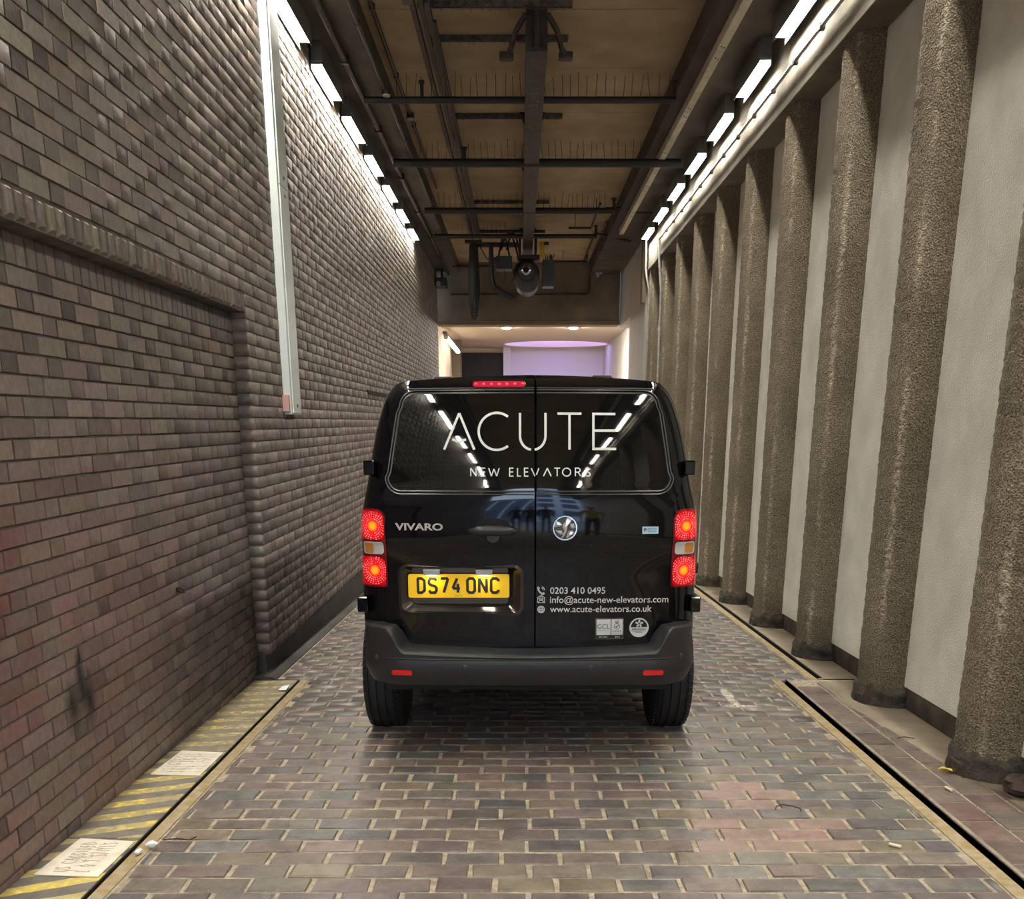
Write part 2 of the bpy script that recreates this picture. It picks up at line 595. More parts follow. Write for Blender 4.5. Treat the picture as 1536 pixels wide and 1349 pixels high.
# square tiles along the colonnade
B = []
for r_, (xa, xb, ph) in enumerate(((1.757, 1.905, 0.0), (1.911, 2.059, 0.11), (2.065, 2.205, 0.03))):
    y = 0.6 + ph
    while y + 0.2 < 5.97:
        yy = y + 0.1035
        B.append(((xa + xb) / 2, yy, fz(yy) + random.gauss(0.002, 0.001), round(xb - xa - .004, 3), 0.196, 0.02, jit((0.190, 0.140, 0.125), 0.10)))
        y += 0.2075
tile_base = struct(MB().box(1.738, 2.26, -9, YS, -0.3, -0.002, True).build('trim_2', M['bed']))
bricks_build(B, AX_F, tile_base, M['paver'], 'tile', 'tile_field', 90, 0.003)
struct(MB().box(1.738, 1.756, -9, YS, -0.1, 0.006, True).build('trim_3', M['conc_edge'], bevel=0.003))
# dusty cement over the tiles and along the columns
pts = [(-9, 2.2), (2.0, 2.19), (3.2, 2.13), (3.7, 2.085), (4.1, 2.03), (4.5, 1.985), (4.9, 1.95), (5.4, 1.925), (YS, 1.915)]
P = []
for i in range(len(pts) - 1):
    for k in range(8):
        t = k / 8
        yy = pts[i][0] + (pts[i + 1][0] - pts[i][0]) * t
        xx = pts[i][1] + (pts[i + 1][1] - pts[i][1]) * t + 0.02 * noise.noise((yy * 4, 0.3, 0.7))
        P.append([(xx, yy, fz(yy) + 0.001), (xx + 0.02, yy, fz(yy) + 0.005), (2.26, yy, fz(yy) + 0.007), (2.26, yy, fz(yy) - 0.05)])
lg = MB().grid(P)
lg.box(1.990, 2.26, YS, 17.0, -0.3, 0.005, True)
lg.box(1.955, 2.26, YS, YS + 0.02, -0.3, 0.004, True)
struct(lg.build('trim_4', M['ledge'], fix=True))
struct(MB().box(XL - 0.06, XL + 0.001, -9, YS, -0.24, -0.235, True).box(XR, 1.739, -9, YS, -0.24, -0.235, True).box(1.9495, 1.952, YS, 17, -0.2, -0.006, True).box(1.987, 1.9905, YS, 17, -0.2, -0.002, True).build('trim_5', M['pit']))  # black sheets in the slots, their deep shade put in as colour

# striped covers between the drive and the left wall
def stripe_mat(name, skew, pitch, base, wear):
    m = bpy.data.materials.new(name)
    m.use_nodes = True
    N, L = m.node_tree.nodes, m.node_tree.links
    b = N['Principled BSDF']
    b.inputs['Roughness'].default_value = 0.75
    g = N.new('ShaderNodeNewGeometry')
    pos = g.outputs['Position']
    sx = N.new('ShaderNodeSeparateXYZ')
    L.new(pos, sx.inputs[0])
    v = mathn(N, L, 'SUBTRACT', sx.outputs['Y'], mathn(N, L, 'MULTIPLY', sx.outputs['X'], skew))
    nz = N.new('ShaderNodeTexNoise')
    nz.inputs['Scale'].default_value = 18
    L.new(pos, nz.inputs['Vector'])
    v = mathn(N, L, 'ADD', v, mathn(N, L, 'MULTIPLY', nz.outputs['Fac'], 0.02))
    fr = mathn(N, L, 'FRACT', mathn(N, L, 'DIVIDE', v, pitch))
    on = mathn(N, L, 'LESS_THAN', fr, 0.46)
    w = noisen(N, L, pos, 30, 6, 0.34, 0.52)
    yel = mixc(N, L, noisen(N, L, pos, 5, 4, 0.35, 0.6), (0.85, 0.66, 0.10), (0.52, 0.43, 0.20))
    fac = mathn(N, L, 'MULTIPLY', on, mathn(N, L, 'MAXIMUM', mathn(N, L, 'SUBTRACT', 1.0, mathn(N, L, 'MULTIPLY', w, wear)), 0.0))
    gr = mixc(N, L, noisen(N, L, pos, 14, 5), base, tuple(q * 1.5 for q in base))
    col = mixc(N, L, fac, gr, yel)
    L.new(col, b.inputs['Base Color'])
    bp = N.new('ShaderNodeBump')
    bp.inputs['Strength'].default_value = 0.4
    bp.inputs['Distance'].default_value = 0.006
    n2 = N.new('ShaderNodeTexNoise')
    n2.inputs['Scale'].default_value = 60
    L.new(pos, n2.inputs['Vector'])
    L.new(n2.outputs['Fac'], bp.inputs['Height'])
    L.new(bp.outputs['Normal'], b.inputs['Normal'])
    return m


M['stripeA'] = stripe_mat('striped_cover_near', 0.45, 0.145, (0.13, 0.12, 0.105), 0.35)
M['stripeB'] = stripe_mat('striped_cover_mid', 0.40, 0.150, (0.15, 0.135, 0.115), 0.6)
M['stripeC'] = stripe_mat('striped_cover_far', 0.16, 0.150, (0.19, 0.165, 0.12), 0.85)
M['chalk'] = mat('white_painted_cover', (0.80, 0.77, 0.67), 0.8, var=0.2, vscale=16, bump=0.35, bscale=120, col2=(0.66, 0.59, 0.48))
M['chalkmark'] = mat('scratched_writing', (0.40, 0.36, 0.29), 0.9)
CX0, CX1 = -1.738, -1.452
for nm, y0, y1, mt, lab in (
        ('trench_cover', 0.8, 3.335, 'stripeA', 'yellow and black striped trench cover nearest the camera, beside the brick wall'),
        ('trench_cover', 3.342, 4.445, 'stripeB', 'short striped trench cover lying between the two white scrawled covers'),
        ('trench_cover', 4.455, 5.02, 'stripeC', 'worn yellow striped trench cover just beyond the second white cover'),
        ('trench_cover', 5.03, 5.975, 'stripeC', 'faded striped trench cover at the far end of the strip by the wall')):
    b = MB()
    b.box(CX0, CX1, y0, y1, -0.04, -0.002, True)
    tag(b.build(nm, M[mt], bevel=0.004), lab, 'trench cover')


def ribbon(pts2, w, closed=False):
    """flat 2D stroke -> quads, list of (v,f)"""
    n = len(pts2)
    L_, R_ = [], []
    for i, p in enumerate(pts2):
        a = pts2[(i - 1) % n] if (closed or i > 0) else p
        c = pts2[(i + 1) % n] if (closed or i < n - 1) else p
        d1 = Vector((p[0] - a[0], p[1] - a[1]))
        d2 = Vector((c[0] - p[0], c[1] - p[1]))
        d1 = d1.normalized() if d1.length > 1e-9 else d2.normalized()
        d2 = d2.normalized() if d2.length > 1e-9 else d1
        t = d1 + d2
        t = t.normalized() if t.length > 1e-6 else d1
        nrm = Vector((-t.y, t.x))
        den = max(0.45, nrm.dot(Vector((-d1.y, d1.x))))
        k = w / 2 / den
        L_.append((p[0] + nrm.x * k, p[1] + nrm.y * k))
        R_.append((p[0] - nrm.x * k, p[1] - nrm.y * k))
    vs = L_ + R_
    m = n if closed else n - 1
    fs = [(i, (i + 1) % n, n + (i + 1) % n, n + i) for i in range(m)]
    return vs, fs


def split_sharp(pts, lim=0.35):
    out, cur = [], [pts[0]]
    for i in range(1, len(pts)):
        cur.append(pts[i])
        if i < len(pts) - 1:
            a = Vector((pts[i][0] - pts[i - 1][0], pts[i][1] - pts[i - 1][1]))
            b = Vector((pts[i + 1][0] - pts[i][0], pts[i + 1][1] - pts[i][1]))
            if a.length > 1e-9 and b.length > 1e-9 and a.normalized().dot(b.normalized()) < lim:
                out.append(cur)
                cur = [pts[i]]
    return out + [cur]


STROKES = {  # simple single-line capitals on a 1 x 1 box
    'S': [[(.85, .85), (.6, 1), (.3, .97), (.13, .8), (.25, .6), (.7, .42), (.86, .22), (.7, .04), (.35, 0), (.1, .14)]],
    'T': [[(0, 1), (1, 1)], [(.5, 1), (.5, 0)]], 'I': [[(.5, 1), (.5, 0)]], 'L': [[(.1, 1), (.1, 0), (.85, 0)]],
    'O': [[(.5 + .45 * math.cos(a), .5 + .5 * math.sin(a)) for a in [math.pi * 2 * i / 14 for i in range(15)]]],
    'U': [[(.1, 1), (.1, .25), (.3, 0), (.7, 0), (.9, .25), (.9, 1)]],
    'D': [[(.1, 0), (.1, 1), (.55, 1), (.9, .7), (.9, .3), (.55, 0), (.1, 0)]],
    'C': [[(.88, .82), (.6, 1), (.3, .95), (.08, .65), (.08, .35), (.3, .05), (.6, 0), (.88, .18)]],
    'E': [[(.9, 1), (.1, 1), (.1, 0), (.9, 0)], [(.1, .52), (.8, .52)]],
    'K': [[(.1, 1), (.1, 0)], [(.85, 1), (.1, .45)], [(.35, .62), (.9, 0)]],
    'R': [[(.1, 0), (.1, 1), (.65, 1), (.85, .75), (.65, .5), (.1, .5)], [(.5, .5), (.9, 0)]],
    'A': [[(0, 0), (.5, 1), (1, 0)], [(.2, .38), (.8, .38)]],
    'W': [[(0, 1), (.25, 0), (.5, .8), (.75, 0), (1, 1)]], 'V': [[(0, 1), (.5, 0), (1, 1)]],
    'N': [[(.1, 0), (.1, 1), (.9, 0), (.9, 1)]],
}


def scrawl(rows, x0, x1, y0, y1, parent, wob=0.012):
    """hand-written rows on a cover; writing runs along +Y, letters' tops towards the wall"""
    b = MB()
    for txt, xf, size, w in rows:
        xb = x0 + (x1 - x0) * xf
        n_ = len(txt)
        st = (y1 - y0) / n_
        for i, c in enumerate(txt):
            for s_ in STROKES.get(c, []):
                q = [(y0 + st * i + p[0] * st * 0.62 + random.gauss(0, wob * .2), xb - p[1] * size + random.gauss(0, wob * .2)) for p in s_]
                vs, fs = ribbon(q, w)
                b.add([(v[1], v[0], fz(v[0]) + 0.0046) for v in vs], fs)
    o = b.build('scrawled_writing', M['chalkmark'], parent)
    return o


for y0, y1, rows, lab in (
        (2.992, 3.325, [('US CROSIDED', .42, .05, .006), ('L O T STILLS', .80, .055, .006), ('IIVCIUI', .60, .03, .004)], 'white painted square cover with scrawled writing, nearer of the two'),
        (4.065, 4.435, [('NSICTECI', .30, .05, .005), ('IUITRKIS', .55, .06, .006), ('TIRIESIT', .80, .05, .006), ('IILIVIN', .95, .03, .004)], 'white painted square cover with scrawled writing, farther of the two')):
    b = MB()
    b.add([(x, y, fz(y) + z) for z in (-0.001, 0.004) for x, y in ((CX0 + .04, y0 + .01), (CX1 - .012, y0 - .008), (CX1 - .008, y1 - .03), (CX0 + .06, y1))],
          [(3, 2, 1, 0), (4, 5, 6, 7), (0, 1, 5, 4), (1, 2, 6, 5), (2, 3, 7, 6), (3, 0, 4, 7)])
    o = tag(b.build('chalked_cover', M['chalk'], bevel=0.0015), lab, 'trench cover')
    scrawl(rows, CX0 + .06, CX1 - .02, y0 + .03, y1 - .04, o)
ed = MB()
ed.box(CX1 + 0.002, CX1 + 0.009, 0.8, YS - 0.005, -0.2, 0.003, True)
ed.box(CX0, CX1, YS - 0.009, YS - 0.003, -0.1, 0.003, True)
struct(ed.build('trim_6', M['steel_edge']))
struct(MB().box(-1.76, -1.465, -9, YS, -0.3, -0.045, True).build('trim_7', M['pit']))

# ------------------------------------------------------------------ right side: render panels, columns, beam
XP = 2.21
wr = MB().box(XP + 0.03, 2.7, -8, 17.0, -1.0, 4.28)
wall_right = struct(wr.build('wall_right', M['plinth']))
YC = [5.44 + 1.31 * k for k in range(-4, 9)]          # column centres
YC = [y for y in YC if y > -0.4]
ends = [-8] + YC + [17.0]
for i in range(len(ends) - 1):
    a = ends[i] + (0.13 if i else 0)
    b = ends[i + 1] - (0.13 if i < len(ends) - 2 else 0)
    p = MB()
    zb0, zb1 = fz(a) + 0.135, fz(b) + 0.135
    p.add([(x, y, z) for x in (XP, XP + 0.03) for y, z in ((a, zb0), (b, zb1), (b, 3.72), (a, 3.72))],
          [(3, 2, 1, 0), (4, 5, 6, 7), (0, 1, 5, 4), (1, 2, 6, 5), (2, 3, 7, 6), (3, 0, 4, 7)])
    p.build('panel', M['panel'], wall_right)
bb = MB()
bb.add([(x, y, fz(y) + z) for y in (-8, 17.0) for x, z in ((2.222, -0.02), (2.25, -0.02), (2.25, 0.14), (2.222, 0.14))],
       [(0, 1, 2, 3), (4, 7, 6, 5), (0, 4, 5, 1), (1, 5, 6, 2), (2, 6, 7, 3), (3, 7, 4, 0)])
struct(bb.build('baseboard_right', M['plinth']))


def column_mat():
    m = bpy.data.materials.new('bush_hammered_concrete')
    m.use_nodes = True
    N, L = m.node_tree.nodes, m.node_tree.links
    b = N['Principled BSDF']
    b.inputs['Roughness'].default_value = 0.92
    g = N.new('ShaderNodeNewGeometry')
    pos = g.outputs['Position']
    tc = N.new('ShaderNodeTexCoord')
    col = mixc(N, L, noisen(N, L, pos, 150, 3, 0.36, 0.62), (0.115, 0.095, 0.068), (0.390, 0.330, 0.240))
    col = mixc(N, L, noisen(N, L, pos, 2.6, 4), col, mixc(N, L, 1.0, col, (0.75, 0.74, 0.72), 'MULTIPLY'))
    # lime bloom down the casting seam
    sx = N.new('ShaderNodeSeparateXYZ')
    L.new(tc.outputs['Object'], sx.inputs[0])
    dy = mathn(N, L, 'ABSOLUTE', mathn(N, L, 'ADD', mathn(N, L, 'ADD', sx.outputs['Y'], 0.118), mathn(N, L, 'MULTIPLY', noisen(N, L, pos, 8, 4, 0.2, 0.8), 0.02)))
    seam = N.new('ShaderNodeMapRange')
    seam.inputs['From Min'].default_value = 0.022
    seam.inputs['From Max'].default_value = 0.0
    L.new(dy, seam.inputs['Value'])
    f = mathn(N, L, 'MULTIPLY', seam.outputs['Result'], noisen(N, L, pos, 48, 4, 0.40, 0.60))
    f = mathn(N, L, 'MULTIPLY', f, noisen(N, L, pos, 2.2, 4, 0.38, 0.62))
    col = mixc(N, L, mathn(N, L, 'MULTIPLY', f, 1.0), col, (0.62, 0.55, 0.42))
    L.new(col, b.inputs['Base Color'])
    n2 = N.new('ShaderNodeTexNoise')
    n2.inputs['Scale'].default_value = 130
    n2.inputs['Detail'].default_value = 4
    L.new(pos, n2.inputs['Vector'])
    v = N.new('ShaderNodeTexVoronoi')
    v.inputs['Scale'].default_value = 95
    L.new(pos, v.inputs['Vector'])
    h = mathn(N, L, 'ADD', n2.outputs['Fac'], mathn(N, L, 'MULTIPLY', v.outputs['Distance'], 0.8))
    bp = N.new('ShaderNodeBump')
    bp.inputs['Strength'].default_value = 0.9
    bp.inputs['Distance'].default_value = 0.014
    L.new(h, bp.inputs['Height'])
    L.new(bp.outputs['Normal'], b.inputs['Normal'])
    return m


M['column'] = column_mat()
M['colbase'] = mat('tarry_column_base', (0.022, 0.020, 0.017), 0.75, var=0.6, vscale=16, bump=0.8, bscale=70, col2=(0.10, 0.085, 0.065))
CR = 0.197
HC = 3.9
rows_ = 260
P = []
for i in range(rows_ + 1):
    z = -HC + HC * i / rows_
    r = []
    for k in range(41):
        a = math.radians(70 + 220 * k / 40)
        d = CR + 0.006 * noise.noise((math.cos(a) * 9, math.sin(a) * 9, z * 26)) + 0.005 * noise.noise((math.cos(a) * 22, math.sin(a) * 22, z * 55))
        r.append((d * math.cos(a), d * math.sin(a), z))
    P.append(r)
col_proto = None
P2 = []
for i in range(15):
    t = i / 14
    z = 0.128 * t
    r = []
    for k in range(41):
        a = math.radians(70 + 220 * k / 40)
        d = CR + 0.016 + 0.010 * noise.noise((math.cos(a) * 7, math.sin(a) * 7, z * 20)) - (0.018 * max(0, (t - 0.7) / 0.3)) + 0.008 * (1 - t)
        zz = z + (0.03 * noise.noise((math.cos(a) * 5, math.sin(a) * 5, 3.3)) if t > 0.5 else 0)
        r.append((d * math.cos(a), d * math.sin(a), zz))
    P2.append(r)
ordn = {1: 'nearest full column, standing by the loose stone', 2: 'second column from the front', 3: 'third column from the front',
        4: 'fourth column from the front', 5: 'fifth column from the front', 6: 'sixth column from the front', 7: 'seventh column from the front',
        8: 'eighth column from the front', 9: 'next to last column, with a silver conduit on its face', 10: 'last column before the white wall'}
for i, yc in enumerate(YC):
    k = round((yc - 5.44) / 1.31) + 2
    root = empty('column', (XP + 0.006, yc, fz(yc)))
    h = 3.70 - fz(yc)
    if col_proto is None:
        c = MB().grid(P).build('shaft', M['column'], root, smooth=True, sharp=180)
        bs = MB().grid(P2).build('base', M['colbase'], root, smooth=True, sharp=180)
        col_proto = (c, bs)
    else:
        c = col_proto[0].copy(); COL.objects.link(c); c.parent = root
        bs = col_proto[1].copy(); COL.objects.link(bs); bs.parent = root
    c.location = (0, 0, h)
    c.scale = (1, 1, (h - 0.02) / HC)
    bs.rotation_euler = (0, 0, random.uniform(-.2, .2))
    lab = 'half-round bush-hammered concrete column, ' + ordn[k] if k in ordn else 'half-round bush-hammered concrete column beside the camera, out of view'
    tag(root, lab, 'column', 'half-round columns along the white wall')

bm_ = MB()
bm_.box(2.0, 2.7, -8, 16.65, 3.70, 4.30)
struct(bm_.build('concrete_beam', M['beamc'], bevel=0.006))

# ------------------------------------------------------------------ ceiling
ceil = struct(MB().box(-2.1, 2.7, -8, 20.9, 4.53, 4.75).build('ceiling', M['ceil']))
y = -8.0
k = 0
while y < 20.6:
    y1 = min(y + 1.27, 20.62)
    s_ = MB().box(-1.42, 1.60, y + 0.004, y1 - 0.004, 4.50 + random.uniform(0, 0.004), 4.54)
    s_.build('slab', M['ceil'], ceil, bevel=0.004)
    y = y1
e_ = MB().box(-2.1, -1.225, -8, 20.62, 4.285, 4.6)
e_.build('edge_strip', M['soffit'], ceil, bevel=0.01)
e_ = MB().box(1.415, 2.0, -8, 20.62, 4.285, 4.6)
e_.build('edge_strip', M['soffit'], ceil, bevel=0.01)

# far end: cross beam and lit lobby
fb = MB().box(-2.1, 2.02, 20.6, 21.0, 3.36, 4.6)
fb.box(-2.1, 2.02, 20.57, 21.0, 3.32, 3.40)
wall_far = struct(fb.build('wall_far', M['farbeam'], bevel=0.006))
ww = MB()
ww.box(2.05, 2.6, 16.66, 18.9, -1, 4.6)
ww.box(2.05, 2.6, 18.9, 21.0, 3.30, 4.6)
ww.box(2.30, 2.6, 18.9, 27.7, -1.2, 3.6)
struct(ww.build('wall_right_far', M['white_wall']))
struct(MB().box(1.99, 2.06, 16.6, 16.85, 3.3, 4.28).build('trim_8', M['farbeam']))
LZ, LY = 3.36, 27.6
ring_o, ring_i = [], []
ex, ey, er, es = 0.93, 26.1, 1.34, 1.0
NN = 64
for k in range(NN):
    a = 2 * math.pi * k / NN + 0.001
    c_, s_ = math.cos(a), math.sin(a)
    q = max(abs(c_) / 3.5, abs(s_) / 1.0)
    x, yv = ex + c_ / q, 24.3 + 3.3 * (1 if s_ > 0 else 1) * (s_ / q)
    ring_o.append((x, yv))
    ring_i.append((ex + er * c_, ey + es * s_))
lc = MB()
lc.grid([[(x, y_, LZ) for x, y_ in ring_o], [(x, y_, LZ) for x, y_ in ring_i], [(x, y_, LZ + 0.30) for x, y_ in ring_i]], wrap=True)
M['lobbyceil'] = mat('cream_ceiling', (0.70, 0.58, 0.46), 0.8)
M['lilac'] = mat('pale_lobby_wall', (0.74, 0.71, 0.74), 0.8)
struct(lc.build('ceiling_lobby', M['lobbyceil']))
struct(MB().box(-0.45, 4.5, LY, LY + 0.2, -1.5, 4).box(-0.45, -0.25, LY - 0.5, LY, -1.5, 4).build('wall_back', M['lilac']))
M['doorblack'] = mat('black_door', (0.012, 0.012, 0.014), 0.5)
dr = struct(MB().box(-1.7, -0.43, LY - 0.05, LY + 0.05, -1.2, 3.25).build('door_1', M['doorblack']))
MB().box(-1.08, -1.07, LY - 0.06, LY - 0.04, -1.2, 3.2).build('door_gap', M['pit'], dr)
struct(MB().box(-2.0, -0.3, LY - 0.02, LY + 0.1, 3.25, 3.6).build('wall_back_head', M['lobbyceil']))
tag(MB().box(-1.675, -1.47, 24.6, 25.2, -1.2, 3.36).build('lobby_pier', M['column']), 'rough concrete pier beside the black door in the lobby', 'pier')
struct(MB().box(-2.2, -1.68, 20.45, 27.6, -1.2, 3.4).build('wall_lobby_left', M['lobbyceil']))
M['oval'] = mat('lilac_glow', (0.6, 0.55, 0.9), 0.5, emit=(0.47, 0.38, 1.0), estr=0.36)
ov = MB()
ov.add([(ex + er * math.cos(2 * math.pi * k / NN), ey + es * math.sin(2 * math.pi * k / NN), LZ + 0.28) for k in range(NN)], [tuple(range(NN))])
tag(ov.build('oval_ceiling_light', M['oval']), 'oval lilac-lit recess in the lobby ceiling', 'ceiling light')
M['down'] = mat('downlight_glow', (1, 1, 1), 0.4, emit=(1.0, 0.92, 0.78), estr=380)
M['ledstrip'] = mat('lilac_led_strip', (0.6, 0.55, 0.9), 0.5, emit=(0.58, 0.52, 1.0), estr=7)
ls = MB()
ls.grid([[(ex + (er - d) * math.cos(2 * math.pi * k / NN), ey + (es - d) * math.sin(2 * math.pi * k / NN), LZ + h) for k in range(NN)] for d, h in ((.0, .20), (.02, .20), (.02, .24), (.0, .24))], wrap=True)
ls.build('led_strip', M['ledstrip'], bpy.data.objects['oval_ceiling_light'])
for x, lab in ((-0.29, 'left of the two round downlights in the lobby ceiling'), (1.14, 'right of the two round downlights in the lobby ceiling')):
    r = empty('downlight', (x, 21.55, LZ))
    MB().lathe([(0.13, -0.012), (0.13, 0.0), (0.09, 0.0), (0.09, -0.012)], 'Z', n=24).build('bezel', M['camera_white'], r)
    MB().lathe([(0.0005, -0.035), (0.06, -0.03), (0.095, -0.012), (0.095, -0.002)], 'Z', n=24).build('lens', M['down'], r)
    tag(r, lab, 'downlight', 'lobby downlights')

# outside, behind the camera
M['street'] = mat('street_paving', (0.22, 0.22, 0.23), 0.8, var=0.2, vscale=2)
struct(MB().box(-40, 40, -60, -9, -0.4, 0.30).build('street', M['street']))
M['facade'] = mat('street_facade', (0.66, 0.76, 0.88), 0.7, var=0.1, vscale=0.6)
M['facade_glass'] = mat('facade_glass', (0.08, 0.11, 0.16), 0.1)
fr_ = tag(MB().box(0.7, 26, -46, -36, 0.2, 16).build('office_building', M['facade']), 'pale office block across the street behind the camera', 'building')
for i in range(5):
    for j in range(8):
        MB().box(1.2 + j * 3.0, 3.2 + j * 3.0, -36.1, -35.9, 1.6 + i * 2.8, 3.4 + i * 2.8).build('window', M['facade_glass'], fr_)

M['hoard'] = mat('blue_grey_hoarding', (0.10, 0.13, 0.18), 0.7, var=0.2, vscale=0.8)
hd_ = tag(MB().box(-14, 0.55, -26.2, -26, 0.2, 7).build('hoarding', M['hoard']), 'blue-grey hoarding across the street behind the camera', 'hoarding')
for i in range(8):
    MB().tube([(-13 + i * 1.7, -25.95, 0.4), (-11.6 + i * 1.7, -25.95, 6.4)], .12, 6).build('brace', M['facade'], hd_)

# ================================================================== THINGS ON WALLS AND CEILING
ORD = ['first', 'second', 'third', 'fourth', 'fifth', 'sixth', 'seventh']


def batten(x, yc, side, lab, ln=0.87):
    r = empty('fluorescent_batten', (x, yc, 4.285))
    h = ln / 2
    w = 0.045
    MB().box(-w, w, -h - 0.03, h + 0.03, -0.143, 0.0).build('housing', M['tubehousing'], r, bevel=0.006)
    d = MB()
    pr = [(-w * .90, -0.135), (-w * .90, -0.147), (-w * .7, -0.154), (w * .7, -0.154), (w * .90, -0.147), (w * .90, -0.135)]
    d.add([(px, y_, pz) for y_ in (-h, h) for px, pz in pr], [(0, 1, 2, 3, 4, 5), (11, 10, 9, 8, 7, 6)] + [(i, (i + 1) % 6, 6 + (i + 1) % 6, 6 + i) for i in range(6)])
    d.build('diffuser', M['diffuser'], r)
    for s in (-1, 1):
        MB().box(s * w - .003, s * w + .003, -h - .03, h + .03, -0.196 if (s > 0) == (side == 'right') else -0.172, -0.10).build('added_cutoff_lip', M['tubehousing'], r)  # lips added to cut sideways light
    for s in (-1, 1):
        MB().box(-w, w, s * (h + 0.010) - 0.012, s * (h + 0.010) + 0.012, -0.156, -0.08).build('end_cap', M['tubehousing'], r, bevel=0.004)
    return tag(r, lab, 'light', 'fluorescent battens along the %s wall' % side)


for i in range(-9, 7):
    yl = 7.61 + 1.325 * i
    n_ = ORD[i] if i >= 0 else None
    for side, x, wn in (('left', -1.597, 'left brick wall'), ('right', 1.905, 'right concrete beam')):
        if i >= 0:
            lab = 'lit fluorescent batten above the %s, %s in view from the camera' % (wn, n_)
        else:
            lab = 'lit fluorescent batten above the %s, behind the view' % wn
        batten(x, yl - (0.07 if side == 'right' else -0.02), side, lab)

vs0 = MB().box(XF - .02, XF + .010, 10.77, 12.7, 1.706, 1.752)  # proud black strip painted in for the shade inside the slot
tag(vs0.build('wall_slot', M['pit'], bevel=.003), "narrow black slot in the left brick wall just above the van's left shoulder", 'slot')

# white vertical trunking on the brick wall
t = empty('cable_trunking', (XF, 7.08, 1.47))
MB().box(-0.004, 0.052, -0.155, 0.155, 0.0, 2.63).build('body', M['trunk'], t, bevel=0.003)
MB().box(0.050, 0.060, -0.115, 0.115, 0.01, 1.47).build('cover', M['trunk'], t, bevel=0.002)
MB().box(0.050, 0.060, -0.115, 0.115, 1.474, 2.62).build('cover', M['trunk'], t, bevel=0.002)
for z in (0.06, 1.42, 1.53):
    MB().lathe([(0.012, 0.058), (0.012, 0.064), (0.006, 0.066)], 'X', (0, 0.0, z), 12).build('screw', M['strutm'], t)
MB().box(0.0, 0.045, -0.19, -0.157, 0.02, 0.13).build('label_box', M['redlabel'], t, bevel=0.002)
tag(t, 'white vertical cable trunking running down the left brick wall', 'trunking')


def run(name, pts, r, m, lab, cat='conduit', clips=None, clip_r=None, group=None, n=8):
    o = tag(MB().tube(pts, r, n).build(name, M[m], smooth=True), lab, cat, group)
    for c in clips or []:
        MB().box(c[0] - clip_r, c[0] + clip_r, c[1] - 0.012, c[1] + 0.012, c[2] - clip_r, c[2] + clip_r).build('clip', M[m], o)
    return o


def col_of(y0, y1, step):
    return list(np.arange(y0, y1, step))


run('conduit', [(-1.205, -2, 4.262), (-1.205, 14.2, 4.262)], 0.016, 'conduit', 'thin brown conduit along the left edge of the ceiling, outer of the pair', clips=[(-1.205, y, 4.266) for y in col_of(0.6, 14, 1.5)], clip_r=0.022)
run('conduit', [(-1.135, -2, 4.475), (-1.135, 14.2, 4.475)], 0.016, 'conduit', 'thin brown conduit along the left edge of the ceiling, inner of the pair', clips=[(-1.135, y, 4.479) for y in col_of(0.9, 14, 1.5)], clip_r=0.022)
run('pipe', [(-1.425, -2, 4.255)] + [(-1.425, y, 4.255) for y in (5, 10, 20.4)], 0.026, 'hoistgrey', 'grey steel pipe above the left row of lights', 'pipe', clips=[(-1.425, y, 4.255) for y in col_of(1.2, 20, 1.9)], clip_r=0.034)
for x, z, y, lab in ((-1.19, 4.24, 9.55, 'small round detector on the left conduits beside the first cross pipe'), (-1.13, 4.45, 11.0, 'small round detector on the left conduits just past the first cross pipe')):
    r = empty('detector', (x, y, z))
    MB().lathe([(0.04, -0.02), (0.04, 0.03)], 'Z', n=16).build('body', M['pipe'], r)
    MB().lathe([(0.032, -0.032), (0.036, -0.02)], 'Z', n=16).build('lens', M['camera_white'], r)
    tag(r, lab, 'detector')
rl = empty('trunking_rail', (1.565, 0, 4.235))
y = -2.0
while y < 15.6:
    MB().box(-0.034, 0.034, y + 0.004, y + 1.496, -0.03, 0.05).build('section', M['railpaint'], rl, bevel=0.003)
    for yy in (y + 0.12, y + 1.38):
        for dx in (-0.012, 0.014):
            MB().lathe([(0.007, -0.034), (0.007, -0.029)], 'Z', (dx, yy + dx, 0), 8).build('screw', M['pipe'], rl)
    y += 1.5
tag(rl, 'pale painted trunking rail along the right edge of the ceiling', 'trunking')
run('conduit', [(1.40, 20.57, 4.26), (1.40, 20.57, 3.95), (1.34, 20.57, 3.90), (-1.4, 20.57, 3.90)], 0.018, 'conduit', 'conduit dropping down the far cross beam and running left across it')
run('conduit', [(1.38, 16.5, 4.475), (1.38, 20.5, 4.475)], 0.018, 'conduit', 'conduit on the ceiling running up to the far cross beam')

# conduit with clips along the right beam face
cpts = [(1.965, -2, 3.90), (1.965, 14.55, 3.90)]
cd = tag(MB().tube(cpts, 0.013, 8).build('conduit', M['galv'], smooth=True), 'thin conduit clipped along the face of the right concrete beam', 'conduit')
for y in col_of(0.3, 14.5, 0.62):
    MB().box(1.95, 1.988, y - 0.02, y + 0.02, 3.882, 3.918).build('clip', M['pipe'], cd)
run('drop_conduit', [(1.955, 15.95, 4.16), (1.955, 15.95, 3.72), (1.97, 15.93, 3.60), (2.012, 15.9, 3.40), (2.012, 15.9, fz(15.9) + 0.25)], 0.017, 'galv', 'silver conduit dropping from the last right-hand light down the last column', clips=[(2.012, 15.9, z) for z in (0.8, 1.9, 2.9)], clip_r=0.022)
run('drop_conduit', [(1.965, 14.57, 3.93), (1.965, 14.57, 3.70), (1.985, 14.55, 3.45), (2.005, 14.52, 3.25), (2.005, 14.52, fz(14.5) + 0.25)], 0.017, 'galv', 'silver conduit dropping from the beam conduit down the next to last column', clips=[(2.005, 14.52, z) for z in (0.7, 1.8, 2.7)], clip_r=0.022)


